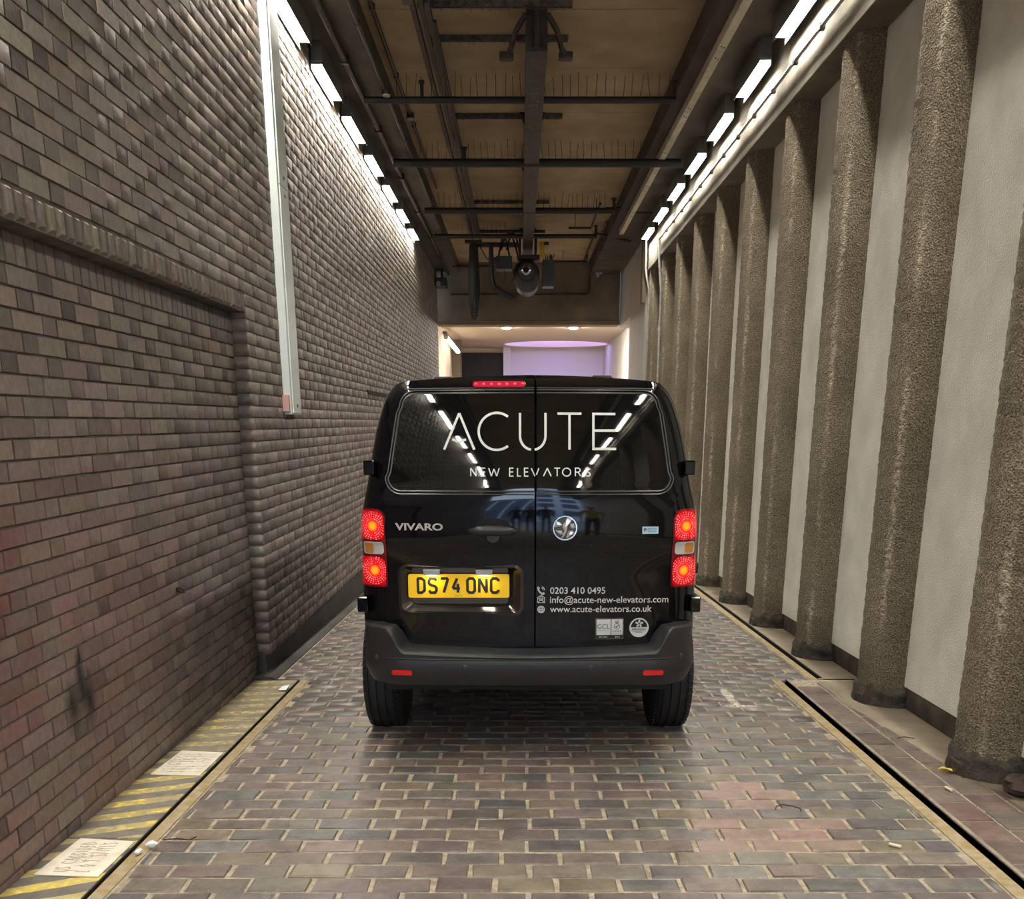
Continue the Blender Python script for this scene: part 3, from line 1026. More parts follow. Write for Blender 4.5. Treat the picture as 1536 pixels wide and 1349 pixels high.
def spikes(b, x0, x1, y, z0, ht, step=0.075):
    x = x0
    while x < x1:
        a = random.gauss(0, 0.012)
        h = ht * random.uniform(0.75, 1.0)
        b.tube([(x, y, z0), (x + a, y + random.gauss(0, 0.01), z0 + h)], 0.0028, 3, cap=False)
        x += step * random.uniform(0.85, 1.15)


# cross pipes with sprinkler heads and bird spikes
def cross_pipe(x0, x1, y, z, r, lab, heads, sp_, stub=False):
    pts = [(x0, y, z), (x1, y, z)]
    o = tag(MB().tube(pts, r, 10).build('sprinkler_pipe', M['pipe'], smooth=True), lab, 'pipe')
    for hx in heads:
        MB().lathe([(r * .55, z), (r * .55, z + 0.13), (r * .9, z + 0.13), (r * .9, z + 0.155), (r * .3, z + 0.16)], 'Z', (hx, y, 0), 10).build('sprinkler_head', M['pipe'], o)
    b = MB()
    for a, c in sp_:
        spikes(b, a, c, y, z + r * .9, 0.20)
    q = b.build('bird_spikes', M['spike'], o, fix=False)
    q['kind'] = 'stuff'
    return o


def hang(o, x, y, z0, z1=4.5):
    MB().tube([(x, y, z0), (x, y, z1)], .006, 6).build('hanger', M['pipe'], o)



cross_pipe(-1.40, 1.40, 9.62, 4.20, 0.029, 'black sprinkler pipe crossing the ceiling, nearest of the long ones', (-0.88, 1.385), [(-1.1, 1.33)])
cross_pipe(-1.40, 1.78, 11.68, 4.18, 0.044, 'thicker black pipe crossing the ceiling beyond the first one', (-0.62,), [(-1.2, 1.45)])
cross_pipe(-1.30, 1.30, 14.2, 4.19, 0.040, 'black pipe crossing the ceiling just before the hoist, with a raised end', (1.28,), [(-1.1, 1.2)])
cross_pipe(-1.33, 1.20, 16.1, 4.20, 0.034, 'short black pipe crossing the ceiling over the hoist', (1.18,), [(-0.9, -0.2)])
run('pipe', [(-1.3, 19.6, 4.28), (-0.3, 19.6, 4.28), (-0.3, 19.6, 4.42)], 0.025, 'pipe', 'thin pipe with an upturned end at the far left of the ceiling', 'pipe', clips=[(-0.9, 19.6, 4.28)], clip_r=.03)
for_ = run('pipe', [(0.5, 19.2, 4.30), (1.25, 19.2, 4.30), (1.25, 19.2, 4.42)], 0.024, 'pipe', 'thin pipe with an upturned end at the far right of the ceiling', 'pipe')
f2_ = run('pipe', [(0.75, 16.0, 4.30), (1.1, 16.0, 4.30), (1.1, 14.3, 4.30)], 0.018, 'pipe', 'thin bent pipe linking the two pipes right of the hoist', 'pipe')
hang(for_, 0.8, 19.2, 4.30)
hang(f2_, 0.85, 16.0, 4.30)
hang(f2_, 1.1, 15.0, 4.30)
run('pipe', [(1.2, 14.6, 4.30), (1.50, 14.6, 4.30), (1.62, 14.6, 4.24), (1.86, 14.6, 4.24)], 0.017, 'pipe', 'thin pipe bending towards the right row of lights', 'pipe')
run('pipe', [(1.25, 20.4, 4.44), (1.25, 16.9, 4.44), (1.25, 16.8, 4.36), (1.80, 16.8, 4.24)], 0.02, 'conduit', 'thin conduit turning a corner near the far right light', 'conduit')

# monorail beam with its hangers
mr = empty('monorail_beam', (0.128, 0, 4.16))
ib = MB()
sec = [(-.082, 0), (.082, 0), (.082, .02), (.012, .032), (.012, .275), (.082, .287), (.082, .305), (-.082, .305), (-.082, .287), (-.012, .275), (-.012, .032), (-.082, .02)]
ns = len(sec)
ib.add([(x, y, z) for y in (8.34, 17.9) for x, z in sec], [tuple(range(ns - 1, -1, -1)), tuple(range(ns, 2 * ns))] + [(i, (i + 1) % ns, ns + (i + 1) % ns, ns + i) for i in range(ns)])
ib.build('beam', M['rust'], mr)
MB().box(-.10, .10, 8.33, 8.36, .315, .335).build('top_plate', M['rust'], mr)
for s in (-1, 1):
    MB().box(s * .055 - .03, s * .055 + .03, 8.42, 8.46, .03, .28).build('splice_plate', M['rust'], mr, bevel=.004)
    MB().tube([(s * .085, 8.40, .27), (s * .16, 8.46, .18), (s * .20, 8.52, .08), (s * .24, 8.60, .05)], 0.022, 6).build('hanger_arm', M['rust'], mr)
    MB().box(s * .235 - .055, s * .235 + .055, 8.55, 8.64, .025, .075).build('clamp', M['rust'], mr, bevel=.01)
for i, y in enumerate((10.9, 12.8, 15.4, 16.9)):
    for s in (-1, 1):
        w = MB()
        w.add([(s * .012, y - .006, .30), (s * .14, y - .006, .30), (s * .012, y - .006, .03), (s * .012, y + .006, .30), (s * .14, y + .006, .30), (s * .012, y + .006, .03)],
              [(0, 1, 2), (5, 4, 3), (0, 3, 4, 1), (1, 4, 5, 2), (2, 5, 3, 0)])
        w.build('gusset', M['rust'], mr)
M['stencil'] = mat('worn_white_stencil', (0.17, 0.155, 0.135), 0.8)
b = MB()
for i, c in enumerate('ISWLE'):
    for s_ in STROKES[c]:
        q = [(p[0] * .085 - .03, p[1]) for p in s_]
        vs, fs = ribbon([(-p[1] * .065 + .045, 9.15 + i * .11 + p[0] * .07) for p in s_], .014)
        b.add([(v[0] - .02, v[1], -0.002) for v in vs], fs)
b.build('stencilled_lettering', M['stencil'], mr)
tag(mr, 'dark steel monorail beam hung along the middle of the ceiling', 'beam')


def strut(x0, x1, y, lab, spk):
    r = empty('strut_channel', ((x0 + x1) / 2, y, 4.478))
    h = (x1 - x0) / 2
    b = MB()
    pr = [(-.021, -.02), (-.021, .02), (.021, .02), (.021, -.02), (.012, -.02), (.012, -.012), (.016, -.012), (.016, .015), (-.016, .015), (-.016, -.012), (-.012, -.012), (-.012, -.02)]
    n_ = len(pr)
    b.add([(x, py, pz) for x in (-h, h) for py, pz in pr], [(i, (i + 1) % n_, n_ + (i + 1) % n_, n_ + i) for i in range(n_)] + [tuple(range(n_)), tuple(range(2 * n_ - 1, n_ - 1, -1))])
    b.build('channel', M['strutm'], r)
    s_ = MB()
    for xa, xb in spk:
        x = xa - r.location.x
        while x < xb - r.location.x:
            s_.tube([(x, 0.02, -0.012), (x + random.gauss(0, .01), 0.16 + random.gauss(0, .02), 0.012)], 0.003, 3, cap=False)
            x += 0.07 * random.uniform(.85, 1.2)
    q = s_.build('bird_spikes', M['spike'], r, fix=False)
    q['kind'] = 'stuff'
    return tag(r, lab, 'strut', 'struts hung between the ceiling and the monorail')


for x0, x1, y, lab in ((-.78, .40, 8.35, 'rusty cross strut at the near end of the monorail'), (-.76, .40, 9.02, 'rusty cross strut just behind the near end of the monorail'),
                       (-.70, .44, 11.1, 'cross strut of the monorail between the first two black pipes'), (-.70, .43, 13.05, 'cross strut of the monorail beyond the thick black pipe'),
                       (-.72, .42, 15.1, 'cross strut of the monorail next to the third black pipe'), (-.72, .42, 17.3, 'cross strut of the monorail right over the hoist')):
    strut(x0, x1, y, lab, [(x0 + .1, 0.02), (0.25, x1)])

# festoon track left of the monorail
ft = empty('festoon_track', (-0.72, 0, 4.36))
for dx in (-0.075, 0.035):
    MB().box(dx - .018, dx + .018, 8.0, 17.4, 0.0, 0.05).build('rail', M['rust'], ft)
MB().box(-0.035, 0.0, 8.0, 17.4, 0.03, 0.05).build('web', M['conduit'], ft)
MB().tube([(0.072, 8.3, -0.01), (0.072, 17.3, -0.01)], 0.012, 6).build('cable', M['cable'], ft)
MB().box(-0.14, -0.05, 7.85, 8.0, -0.02, 0.10).build('end_stop', M['dark_plastic'], ft, bevel=.01)
for y in (9.0, 10.6, 11.7, 13.1, 15.0):
    MB().box(-.03, .0, y, y + .04, .05, .145).build('bracket', M['rust'], ft)
tag(ft, 'twin-rail festoon track hung left of the monorail', 'track')

# hoist and its cables
hx, hy = 0.128, 17.0
ho = empty('electric_hoist', (hx, hy, 4.16))
for s in (-1, 1):
    MB().box(s * .13 - .02, s * .13 + .02, -.18, .18, -.12, .14).build('trolley_plate', M['hoistgrey'], ho, bevel=.01)
    for yy in (-.1, .1):
        MB().lathe([(.02, s * .03), (.06, s * .035), (.06, s * .075), (.02, s * .08)], 'X', (0, yy, .055), 20).build('wheel', M['rust'], ho)
MB().box(-.18, .20, -.12, .12, -.17, -.10).build('yoke', M['hoistgrey'], ho, bevel=.015)
zc = 3.77 - 4.16
MB().lathe([(.05, -.34), (.13, -.335), (.17, -.30), (.205, -.24), (.215, -.15), (.215, .30), (.15, .34)], 'Y', (-.02, 0, zc), 36).build('motor', M['hoistgrey'], ho, smooth=True, sharp=30)
MB().lathe([(.055, -.42), (.075, -.41), (.085, -.39), (.085, -.32)], 'Y', (-.03, 0, zc + .015), 24).build('end_cap', M['chrome'], ho, smooth=True, sharp=30)
MB().lathe([(.045, -.425), (.05, -.415)], 'Y', (-.03, 0, zc + .02), 24).build('cap_recess', M['pit'], ho)
MB().lathe([(.13, -.32), (.185, -.312), (.19, .2), (.1, .22)], 'Y', (-.01, 0, zc - .13), 28).build('gearbox', M['hoistgrey'], ho, smooth=True, sharp=30)
cb = MB().box(.24, .43, -.18, .12, zc - .20, zc + .20).build('control_box', M['dark_plastic'], ho, bevel=.008)
b = MB()
for i in range(26):
    x, y_ = random.uniform(.25, .42), random.uniform(-.16, .1)
    b.tube([(x, y_, zc + .2), (x + random.gauss(0, .03), y_ + random.gauss(0, .03), zc + .2 + random.uniform(.06, .12))], .004, 3, cap=False)
q = b.build('bird_spikes', M['spike'], ho, fix=False)
q['kind'] = 'stuff'
MB().box(.19, .27, -.22, -.20, -.16, .08).build('side_plate', M['yellow'], ho, bevel=.004)
MB().lathe([(.028, -.03), (.028, .05)], 'X', (.29, -.21, .05), 12).build('limit_knob', M['dark_plastic'], ho)
MB().box(-.52, -.26, -.2, .1, zc + .06, zc + .26).build('resistor_box', M['dark_plastic'], ho, bevel=.01)
MB().box(-.56, -.47, -.22, -.12, zc + .12, zc + .24).build('junction_box', M['hoistgrey'], ho, bevel=.008)
for i, (xa, xb, sag) in enumerate(((-.48, -.30, .05), (-.44, -.16, -.05), (-.35, -.12, .10))):
    pts = [(xa + (xb - xa) * t, -.1, zc + .26 + .30 * math.sin(math.pi * t) + (.10 if i else 0) * (1 - t)) for t in np.linspace(0, 1, 12)]
    MB().tube(pts, .017, 6).build('control_cable', M['cable'], ho, smooth=True)
pts = [(-.60, -.2, .05), (-.60, -.2, -.25), (-.585, -.2, -.45), (-.55, -.2, -.60), (-.42, -.2, -.69), (-.27, -.2, -.76), (-.20, -.2, -.78)]
MB().tube(pts, [.035, .04, .035, .045, .05, .05, .03], 8).build('cable_bundle', M['cable'], ho, smooth=True)
for xa, za in ((-.38, -.55), (-.24, -.52), (-.15, -.6)):
    MB().tube([(xa, -.1, zc + .06), (xa + .01, -.12, (zc + za) / 2), (xa - .03, -.1, za)], .006, 5).build('thin_wire', M['conduit'], ho)
MB().box(-.95, -.16, -.10, -.02, .02, .09).build('tow_arm', M['rust'], ho, bevel=.006)
tag(ho, 'greasy electric chain hoist hanging at the far end of the monorail', 'hoist')
fc = empty('festoon_cable', (-0.78, 16.85, 4.22))
MB().box(-.12, .16, -.06, .06, .0, .05).build('carriage', M['dark_plastic'], fc, bevel=.01)
for k in range(9):
    w = .010 + .013 * k * random.uniform(.8, 1.2)
    L_ = .78 + .045 * k
    yy = -.08 + .02 * k
    pts = []
    for t in np.linspace(0, 1, 22):
        a = -math.pi / 2 + math.pi * t * 1.0
        s = 2 * t - 1
        xx = .02 + w * s * (1.0 if abs(s) < .75 else (1 - (abs(s) - .75) * 2.2)) * 1.15
        zz = -L_ * (1 - abs(s) ** 3.2)
        pts.append((xx, yy, zz))
    MB().tube(pts, .017, 6).build('cable_loop', M['cable'], fc, smooth=True)
MB().tube([(.1, 0, 0), (.2, 0, -.17), (.25, 0, -.24), (.30, 0, -.18), (.36, 0, .02)], .01, 6).build('slack_cable', M['cable'], fc, smooth=True)
tag(fc, 'long black loops of flat cable hanging from the festoon track', 'cable')

# cameras
c1 = empty('security_camera', (-1.53, 20.0, 4.02))
MB().box(-.12, .10, -.22, .25, -.06, .09).build('housing', M['dark_plastic'], c1, bevel=.015)
MB().lathe([(.03, -.26), (.045, -.25), (.045, -.2)], 'Y', (-.05, 0, -.02), 16).build('lens', M['camera_white'], c1)
MB().tube([(0, .05, .08), (0, .05, .26)], .02, 8).build('bracket', M['dark_plastic'], c1)
tag(c1, 'dark security camera high on the far end of the left wall', 'camera')
c2 = empty('security_camera', (1.575, 20.5, 4.30))
MB().box(-.07, .07, -.10, .07, -.03, .09).build('housing', M['camera_white'], c2, bevel=.01)
MB().lathe([(.02, -.10), (.035, -.06), (.035, .0)], 'Z', (-.02, -.05, 0), 14).build('lens', M['camera_white'], c2)
tag(c2, 'small white camera at the upper right of the far cross beam', 'camera')
lb = empty('fluorescent_batten', (-1.56, 22.4, 3.16))
lb.rotation_euler = (math.radians(-3.2), 0, math.radians(-2.5))
MB().box(-.045, .045, -1.0, 1.75, .0, .06).build('housing', M['tubehousing'], lb, bevel=.005)
M['lobby_tube'] = mat('lit_lobby_diffuser', (0.9, 0.9, 0.88), 0.4, emit=(1.0, 0.90, 0.72), estr=3)
MB().box(-.045, .045, -.7, 1.7, -.06, .0).build('diffuser', M['lobby_tube'], lb, bevel=.012)
MB().lathe([(.05, -.78), (.05, -.72)], 'Y', (0, 0, -.03), 14).build('end_cap', M['camera_white'], lb)
tag(lb, 'lit tube light on the left wall of the lobby beyond the cross beam', 'light')

# ================================================================== VAN
M['paint'] = mat('black_gloss_paint', (0.003, 0.003, 0.0045), 0.05, coat=0.22, spec=0.36)
M['vanglass'] = mat('black_glass_panel', (0.005, 0.005, 0.005), 0.03, coat=0.35)
M['seal'] = mat('glossy_grey_seal', (0.06, 0.06, 0.06), 0.22)
M['bumper'] = mat('grained_grey_plastic', (0.022, 0.022, 0.024), 0.40, var=0.12, vscale=40, bump=0.12, bscale=350)
M['groove'] = mat('bumper_groove', (0.008, 0.008, 0.009), 0.6)
M['tyre'] = mat('tyre_rubber', (0.013, 0.014, 0.016), 0.7, var=0.25, vscale=30)
M['rim'] = mat('wheel_rim', (0.2, 0.2, 0.21), 0.4, 0.8)
M['vinyl'] = mat('white_vinyl', (0.66, 0.71, 0.69), 0.5)
M['vinyl_small'] = mat('silver_white_vinyl', (0.55, 0.55, 0.55), 0.5)
M['badge'] = mat('satin_chrome_badge', (0.62, 0.60, 0.58), 0.35, 0.45)
M['plate'] = mat('yellow_number_plate', (0.95, 0.58, 0.008), 0.35, var=0.08, vscale=9)
M['ink'] = mat('black_lettering', (0.012, 0.010, 0.008), 0.4)
M['sticker'] = mat('white_sticker', (0.58, 0.63, 0.62), 0.4)
M['bluesticker'] = mat('pale_blue_sticker', (0.45, 0.68, 0.82), 0.4)
M['blueink'] = mat('blue_lettering', (0.05, 0.22, 0.38), 0.4)
M['redink'] = mat('flag_red', (0.40, 0.05, 0.08), 0.4)
M['navyink'] = mat('flag_navy', (0.02, 0.03, 0.15), 0.4)
M['lampgrey'] = mat('plate_lamp_lens', (0.34, 0.35, 0.36), 0.3)
M['redglass'] = mat('dark_red_lens', (0.16, 0.004, 0.010), 0.08, coat=0.5)
M['redrefl'] = mat('red_reflector', (0.42, 0.008, 0.012), 0.15, coat=0.5, emit=(1, .02, .03), estr=0.06)  # low emission painted in as the reflector's glow; it is no lamp
M['brakered'] = mat('faint_glow_brake_lens', (0.30, 0.01, 0.03), 0.15, coat=0.5, emit=(1, .03, .08), estr=0.07)  # faint red glow put into the material although the lens is off
M['amber'] = mat('amber_lens', (0.62, 0.27, 0.06), 0.2, coat=0.4)
M['clear'] = mat('clear_lens', (0.62, 0.60, 0.60), 0.15, coat=0.6)
M['under'] = mat('underbody_black', (0.008, 0.008, 0.009), 0.6)


def lamp_mat(name, cx, cz, seed):
    """lit lens: bright filament, rays of facets"""
    m = bpy.data.materials.new(name)
    m.use_nodes = True
    N, L = m.node_tree.nodes, m.node_tree.links
    b = N['Principled BSDF']
    b.inputs['Base Color'].default_value = (0.22, 0.002, 0.005, 1)
    b.inputs['Roughness'].default_value = 0.1
    tc = N.new('ShaderNodeTexCoord')
    sx = N.new('ShaderNodeSeparateXYZ')
    L.new(tc.outputs['Object'], sx.inputs[0])
    dx = mathn(N, L, 'SUBTRACT', sx.outputs['X'], cx)
    dz = mathn(N, L, 'SUBTRACT', sx.outputs['Z'], cz)
    rr = mathn(N, L, 'SQRT', mathn(N, L, 'ADD', mathn(N, L, 'MULTIPLY', dx, dx), mathn(N, L, 'MULTIPLY', dz, dz)))
    an = mathn(N, L, 'ARCTAN2', dz, dx)
    ray = mathn(N, L, 'GREATER_THAN', mathn(N, L, 'SINE', mathn(N, L, 'MULTIPLY', an, 28)), 0.1)
    seg = mathn(N, L, 'GREATER_THAN', mathn(N, L, 'SINE', mathn(N, L, 'MULTIPLY', rr, 620)), -0.1)
    ring = mathn(N, L, 'MULTIPLY', mathn(N, L, 'GREATER_THAN', rr, 0.030), mathn(N, L, 'LESS_THAN', rr, 0.064))
    nz = noisen(N, L, tc.outputs['Object'], 55 + seed, 2, 0.3, 0.62)
    f = mathn(N, L, 'MULTIPLY', mathn(N, L, 'MULTIPLY', ray, seg), mathn(N, L, 'MULTIPLY', ring, mathn(N, L, 'MULTIPLY', nz, 1.0)))
    core = N.new('ShaderNodeMapRange')
    core.inputs['From Min'].default_value = 0.027
    core.inputs['From Max'].default_value = 0.012
    L.new(rr, core.inputs['Value'])
    edge = N.new('ShaderNodeMapRange')
    edge.inputs['From Min'].default_value = 0.075
    edge.inputs['From Max'].default_value = 0.03
    edge.inputs['To Min'].default_value = 0.35
    L.new(rr, edge.inputs['Value'])
    col = mixc(N, L, f, (0.95, 0.003, 0.010), (1.0, 0.30, 0.28))
    col = mixc(N, L, core.outputs['Result'], col, (1.0, 0.32, 0.015))
    st = mathn(N, L, 'ADD', edge.outputs['Result'], mathn(N, L, 'ADD', mathn(N, L, 'MULTIPLY', f, 0.9), mathn(N, L, 'MULTIPLY', core.outputs['Result'], 0.5)))
    L.new(col, b.inputs['Emission Color'])
    L.new(mathn(N, L, 'MULTIPLY', st, 0.36), b.inputs['Emission Strength'])
    return m


VX, VY = 0.042, 4.15
van = empty('van', (VX, VY, fz(VY)))
van.rotation_euler = (-AL, 0, 0)
tag(van, 'glossy black panel van with lit tail lights standing in the middle of the drive', 'van')

HWT = [(.40, .752), (.45, .768), (.52, .779), (.60, .787), (.70, .790), (.77, .790), (.98, .782), (1.10, .777), (1.185, .771), (1.257, .759), (1.32, .747), (1.404, .732), (1.48, .718), (1.557, .702), (1.633, .680), (1.68, .664), (1.709, .650), (1.736, .628)]
ZT = [(0, 1.782), (.176, 1.779), (.30, 1.772), (.42, 1.763), (.53, 1.754), (.604, 1.744), (.628, 1.736), (.8, 1.7)]
YP = [(.40, .16), (.50, .145), (.56, .138), (.70, .134), (.85, .128), (.95, .122), (1.02, .112), (1.045, .100), (1.10, .0975), (1.18, .0982), (1.235, .1012), (1.262, .1048), (1.30, .1100), (1.40, .128), (1.50, .151), (1.60, .180), (1.68, .208), (1.715, .224), (1.735, .244), (1.755, .280), (1.770, .32), (1.782, .37)]


def lerp(T, x):
    if x <= T[0][0]:
        return T[0][1]
    for i in range(len(T) - 1):
        if x <= T[i + 1][0]:
            t = (x - T[i][0]) / (T[i + 1][0] - T[i][0])
            return T[i][1] + (T[i + 1][1] - T[i][1]) * t
    return T[-1][1]


def smoothT(T):
    """Catmull-Rom resampling of a table"""
    out = []
    for i in range(len(T) - 1):
        p0, p1, p2, p3 = T[max(i - 1, 0)], T[i], T[i + 1], T[min(i + 2, len(T) - 1)]
        for k in range(4):
            t = k / 4
            x = p1[0] + (p2[0] - p1[0]) * t
            m1 = (p2[1] - p0[1]) / max(1e-6, p2[0] - p0[0]) * (p2[0] - p1[0])
            m2 = (p3[1] - p1[1]) / max(1e-6, p3[0] - p1[0]) * (p2[0] - p1[0])
            out.append((x, (2 * t**3 - 3 * t**2 + 1) * p1[1] + (t**3 - 2 * t**2 + t) * m1 + (-2 * t**3 + 3 * t**2) * p2[1] + (t**3 - t**2) * m2))
    return out + [T[-1]]


HWT, YP, ZT = smoothT(HWT), smoothT(YP), smoothT(ZT)


def hw(z): return lerp(HWT, z)
def ztop(x): return lerp(ZT, abs(x))


CRN = 0.11


def yR(x, z, off=0.0):
    w = hw(min(z, 1.736))
    e = max(0.0, w - abs(x))
    y = lerp(YP, z) + (0.055 + 0.03 * min(1, max(0, (z - 1.18) / .12))) * (abs(x - 0.02) / 0.75) ** 2
    if e < CRN:
        y += CRN - math.sqrt(max(0, CRN * CRN - (CRN - e) ** 2))
    return y - off


def PT(x, z, off=0.0):
    return (x, yR(x, z, off), z)


Z0, Z1 = .40, 1.736


def rear_pt(u, v):
    z0 = Z0 + v * (Z1 - Z0)
    x = u * hw(z0)
    z = z0 + (v ** 10) * (ztop(x) - Z1)
    return x, z


us = [-1, -.992, -.975, -.95, -.92, -.89, -.86, -.82] 
us = us + [-.7, -.55, -.4, -.2, 0] + [.2, .4, .55, .7] + [-u for u in reversed(us)]
vs_ = [i / 36 for i in range(37)]
body = MB()
nU, nV = len(us), len(vs_)
G = [[PT(*rear_pt(u, v)) for u in us] for v in vs_]
iL, iR = us.index(-.82), us.index(.82)
body.grid([r[:iL + 1] for r in G])
body.grid([r[iR:] for r in G])
# shell: loft of the rear outline forwards
ring = [G[i][0] for i in range(nV)] + [G[-1][j] for j in range(1, nU)] + [G[i][-1] for i in range(nV - 2, -1, -1)]
WY = [.80, 3.12]
st = sorted(set([0, .04, .12, .25, .36, .42, .50, .58, .66, .74, .82, .90, .98, 1.06, 1.14, 1.3, 1.7, 2.2, 2.6, 2.7, 2.78, 2.86, 2.94, 3.02, 3.1, 3.18, 3.26, 3.34, 3.42, 3.5, 3.7, 3.9, 4.1, 4.25, 4.35, 4.42]))
BT = smoothT([(0, 1), (.25, 1.03), (.6, 1.075), (1.2, 1.09), (3.2, 1.09), (3.8, 1.05), (4.2, .98), (4.42, .88)])
KT = smoothT([(0, 1), (1.2, 1.04), (2.6, 1.03), (3.1, .93), (3.5, .55), (3.9, .20), (4.2, .08), (4.42, -.25)])
rows = []
for s in st:
    r = []
    for (x, y, z) in ring:
        zb = .36
        for wy in WY:
            yy = 0.22 + s
            d = abs(yy - wy)
            if d < .375:
                zb = max(zb, .315 + math.sqrt(.375 ** 2 - d * d))
        t = max(0, 1.0 - s / .2)
        zz = z
        if z < 1.0:
            q = zb + (z - .40) / .6 * (1.0 - zb)
            zz = z * t + q * (1 - t)
        else:
            zz = 1 + (z - 1) * lerp(KT, s)
        yb = y * max(0, 1 - s / 1.2) + .22 * min(1, s / 1.2)
        r.append((x * lerp(BT, s), yb + s, zz))
    rows.append(r)
body.grid(rows)
body.add(rows[-1], [tuple(range(len(ring)))])
body.build('body', M['paint'], van, smooth=True, sharp=50)
MB().box(-.70, .70, .35, 4.3, .30, .40).box(-.58, .58, .30, .45, .40, 1.65).build('underbody', M['under'], van)

# rear doors ------------------------------------------------------------
XS = 0.027


def xe(z):
    if z < 1.20:
        return 0.648
    w = hw(min(z, 1.736))
    t = min(1, (z - 1.20) / .12)
    return 0.648 + (max(.648 - .1, w - .055) - .648) * t if t < 1 else w - .055


def door_patch(side, hole=None):
    b = MB()
    zs = sorted(set([.556 + (1.736 - .556) * i / 56 for i in range(57)] + ([hole[2], hole[3]] if hole else [])))
    ts = [i / 30 for i in range(31)]
    xs_hole = (hole[0], hole[1]) if hole else ()
    n0 = None
    P = []
    for z in zs:
        a, c = (-xe(z), XS - .004) if side < 0 else (XS + .004, xe(z))
        xs = [a + (c - a) * t for t in ts]
        if hole:
            A0, C0 = -.648, XS - .004
            tt = sorted(ts + [(h - A0) / (C0 - A0) for h in xs_hole])
            xs = [a + (c - a) * t for t in tt]
        row = []
        v = (z - Z0) / (Z1 - Z0)
        for x in xs:
            zz = z + (v ** 10) * (ztop(x) - Z1) if z > 1.5 else z
            row.append(PT(x, zz, .007))
        P.append(row)
    R_, C_ = len(P), len(P[0])
    V = [p for r in P for p in r]
    Fs = []
    for i in range(R_ - 1):
        for j in range(C_ - 1):
            if hole:
                x = (P[i][j][0] + P[i][j + 1][0]) / 2
                z = (P[i][j][2] + P[i + 1][j][2]) / 2
                if hole[0] < x < hole[1] and hole[2] < z < hole[3]:
                    continue
            Fs.append((i * C_ + j, i * C_ + j + 1, (i + 1) * C_ + j + 1, (i + 1) * C_ + j))
    b.add(V, Fs)
    # folded edges
    border = [(0, j) for j in range(C_)] + [(i, C_ - 1) for i in range(1, R_)] + [(R_ - 1, j) for j in range(C_ - 2, -1, -1)] + [(i, 0) for i in range(R_ - 2, 0, -1)]
    n_ = len(border)
    e = [P[i][j] for i, j in border]
    b.add(e + [(x, y + .035, z) for x, y, z in e], [(k, (k + 1) % n_, n_ + (k + 1) % n_, n_ + k) for k in range(n_)])
    return b


HOLE = (-.588, -.042, .722, .925)
dL = door_patch(-1, HOLE).build('rear_door', M['paint'], van, smooth=True, sharp=35)
dR = door_patch(1).build('rear_door', M['paint'], van, smooth=True, sharp=35)
dL['label'] = 'left rear door with the number plate and handle'
dR['label'] = 'right rear door with the round badge and contact lettering'


# glazed blanks with seals ------------------------------------------------
WZ0, WZ1, WRAD = 1.272, 1.690, .055


def wside(z): return .632 + (.568 - .632) * (z - WZ0) / (WZ1 - WZ0)


def wx(z):
    d = 0
    for zz, sg in ((WZ0, 1), (WZ1, -1)):
        e = (z - zz) * sg
        if e < WRAD:
            d = max(d, WRAD - math.sqrt(max(0, WRAD ** 2 - (WRAD - e) ** 2)))
    return wside(z) - d


zrows = [WZ0 + WRAD * (1 - math.cos(math.pi / 2 * i / 6)) for i in range(6)] + [WZ0 + WRAD + (WZ1 - WZ0 - 2 * WRAD) * i / 12 for i in range(13)] + [WZ1 - WRAD * (1 - math.cos(math.pi / 2 * i / 6)) for i in range(5, -1, -1)]
for sg, dp in ((-1, dL), (1, dR)):
    P = []
    for z in zrows:
        a = (XS + sg * .006)
        c = sg * wx(z)
        P.append([PT(a + (c - a) * t, z, .0115) for t in np.linspace(0, 1, 24)])
    MB().grid(P).build('window_panel', M['vanglass'], dp, smooth=True)
    sl = MB()
    for dd, rr in ((.004, .0042), (.017, .0034)):
        pts = []
        xa = XS + sg * .006
        for t in np.linspace(0, 1, 14):
            pts.append((xa + (sg * (wside(WZ0) - WRAD) - xa) * t, WZ0 - dd))
        for i in range(1, 7):
            a = math.pi / 2 * i / 6
            pts.append((sg * (wside(WZ0) - WRAD + (WRAD + dd) * math.sin(a)), WZ0 + WRAD - (WRAD + dd) * math.cos(a)))
        for t in np.linspace(0.08, .92, 12):
            z = WZ0 + WRAD + (WZ1 - WZ0 - 2 * WRAD) * t
            pts.append((sg * (wside(z) + dd), z))
        for i in range(0, 7):
            a = math.pi / 2 * i / 6
            pts.append((sg * (wside(WZ1) - WRAD + (WRAD + dd) * math.cos(a)), WZ1 - WRAD + (WRAD + dd) * math.sin(a)))
        x1 = sg * (wside(WZ1) - WRAD)
        for t in np.linspace(0.08, 1, 14):
            pts.append((x1 + (xa - x1) * t, WZ1 + dd))
        sl.tube([PT(x, z, .009) for x, z in pts], rr, 6)
    sl.build('window_seal', M['seal'], dp, smooth=True)


# lettering helpers -------------------------------------------------------
def on_rear(vs, off):
    return [PT(x, z, off) for x, z in vs]


def thicken(b, vs2, fs, off, th):
    """flat 2D polys laid on the rear surface with a little thickness"""
    n = len(vs2)
    b.add(on_rear(vs2, off + th), fs)


def subdiv(pts, step=.02):
    out = []
    for i in range(len(pts) - 1):
        a, c = pts[i], pts[i + 1]
        d = math.hypot(c[0] - a[0], c[1] - a[1])
        k = max(1, int(d / step))
        for j in range(k):
            out.append((a[0] + (c[0] - a[0]) * j / k, a[1] + (c[1] - a[1]) * j / k))
    return out + [pts[-1]]


def arc(cx, cz, rx, rz, a0, a1, n=22):
    return [(cx + rx * math.cos(math.radians(a0 + (a1 - a0) * i / n)), cz + rz * math.sin(math.radians(a0 + (a1 - a0) * i / n))) for i in range(n + 1)]


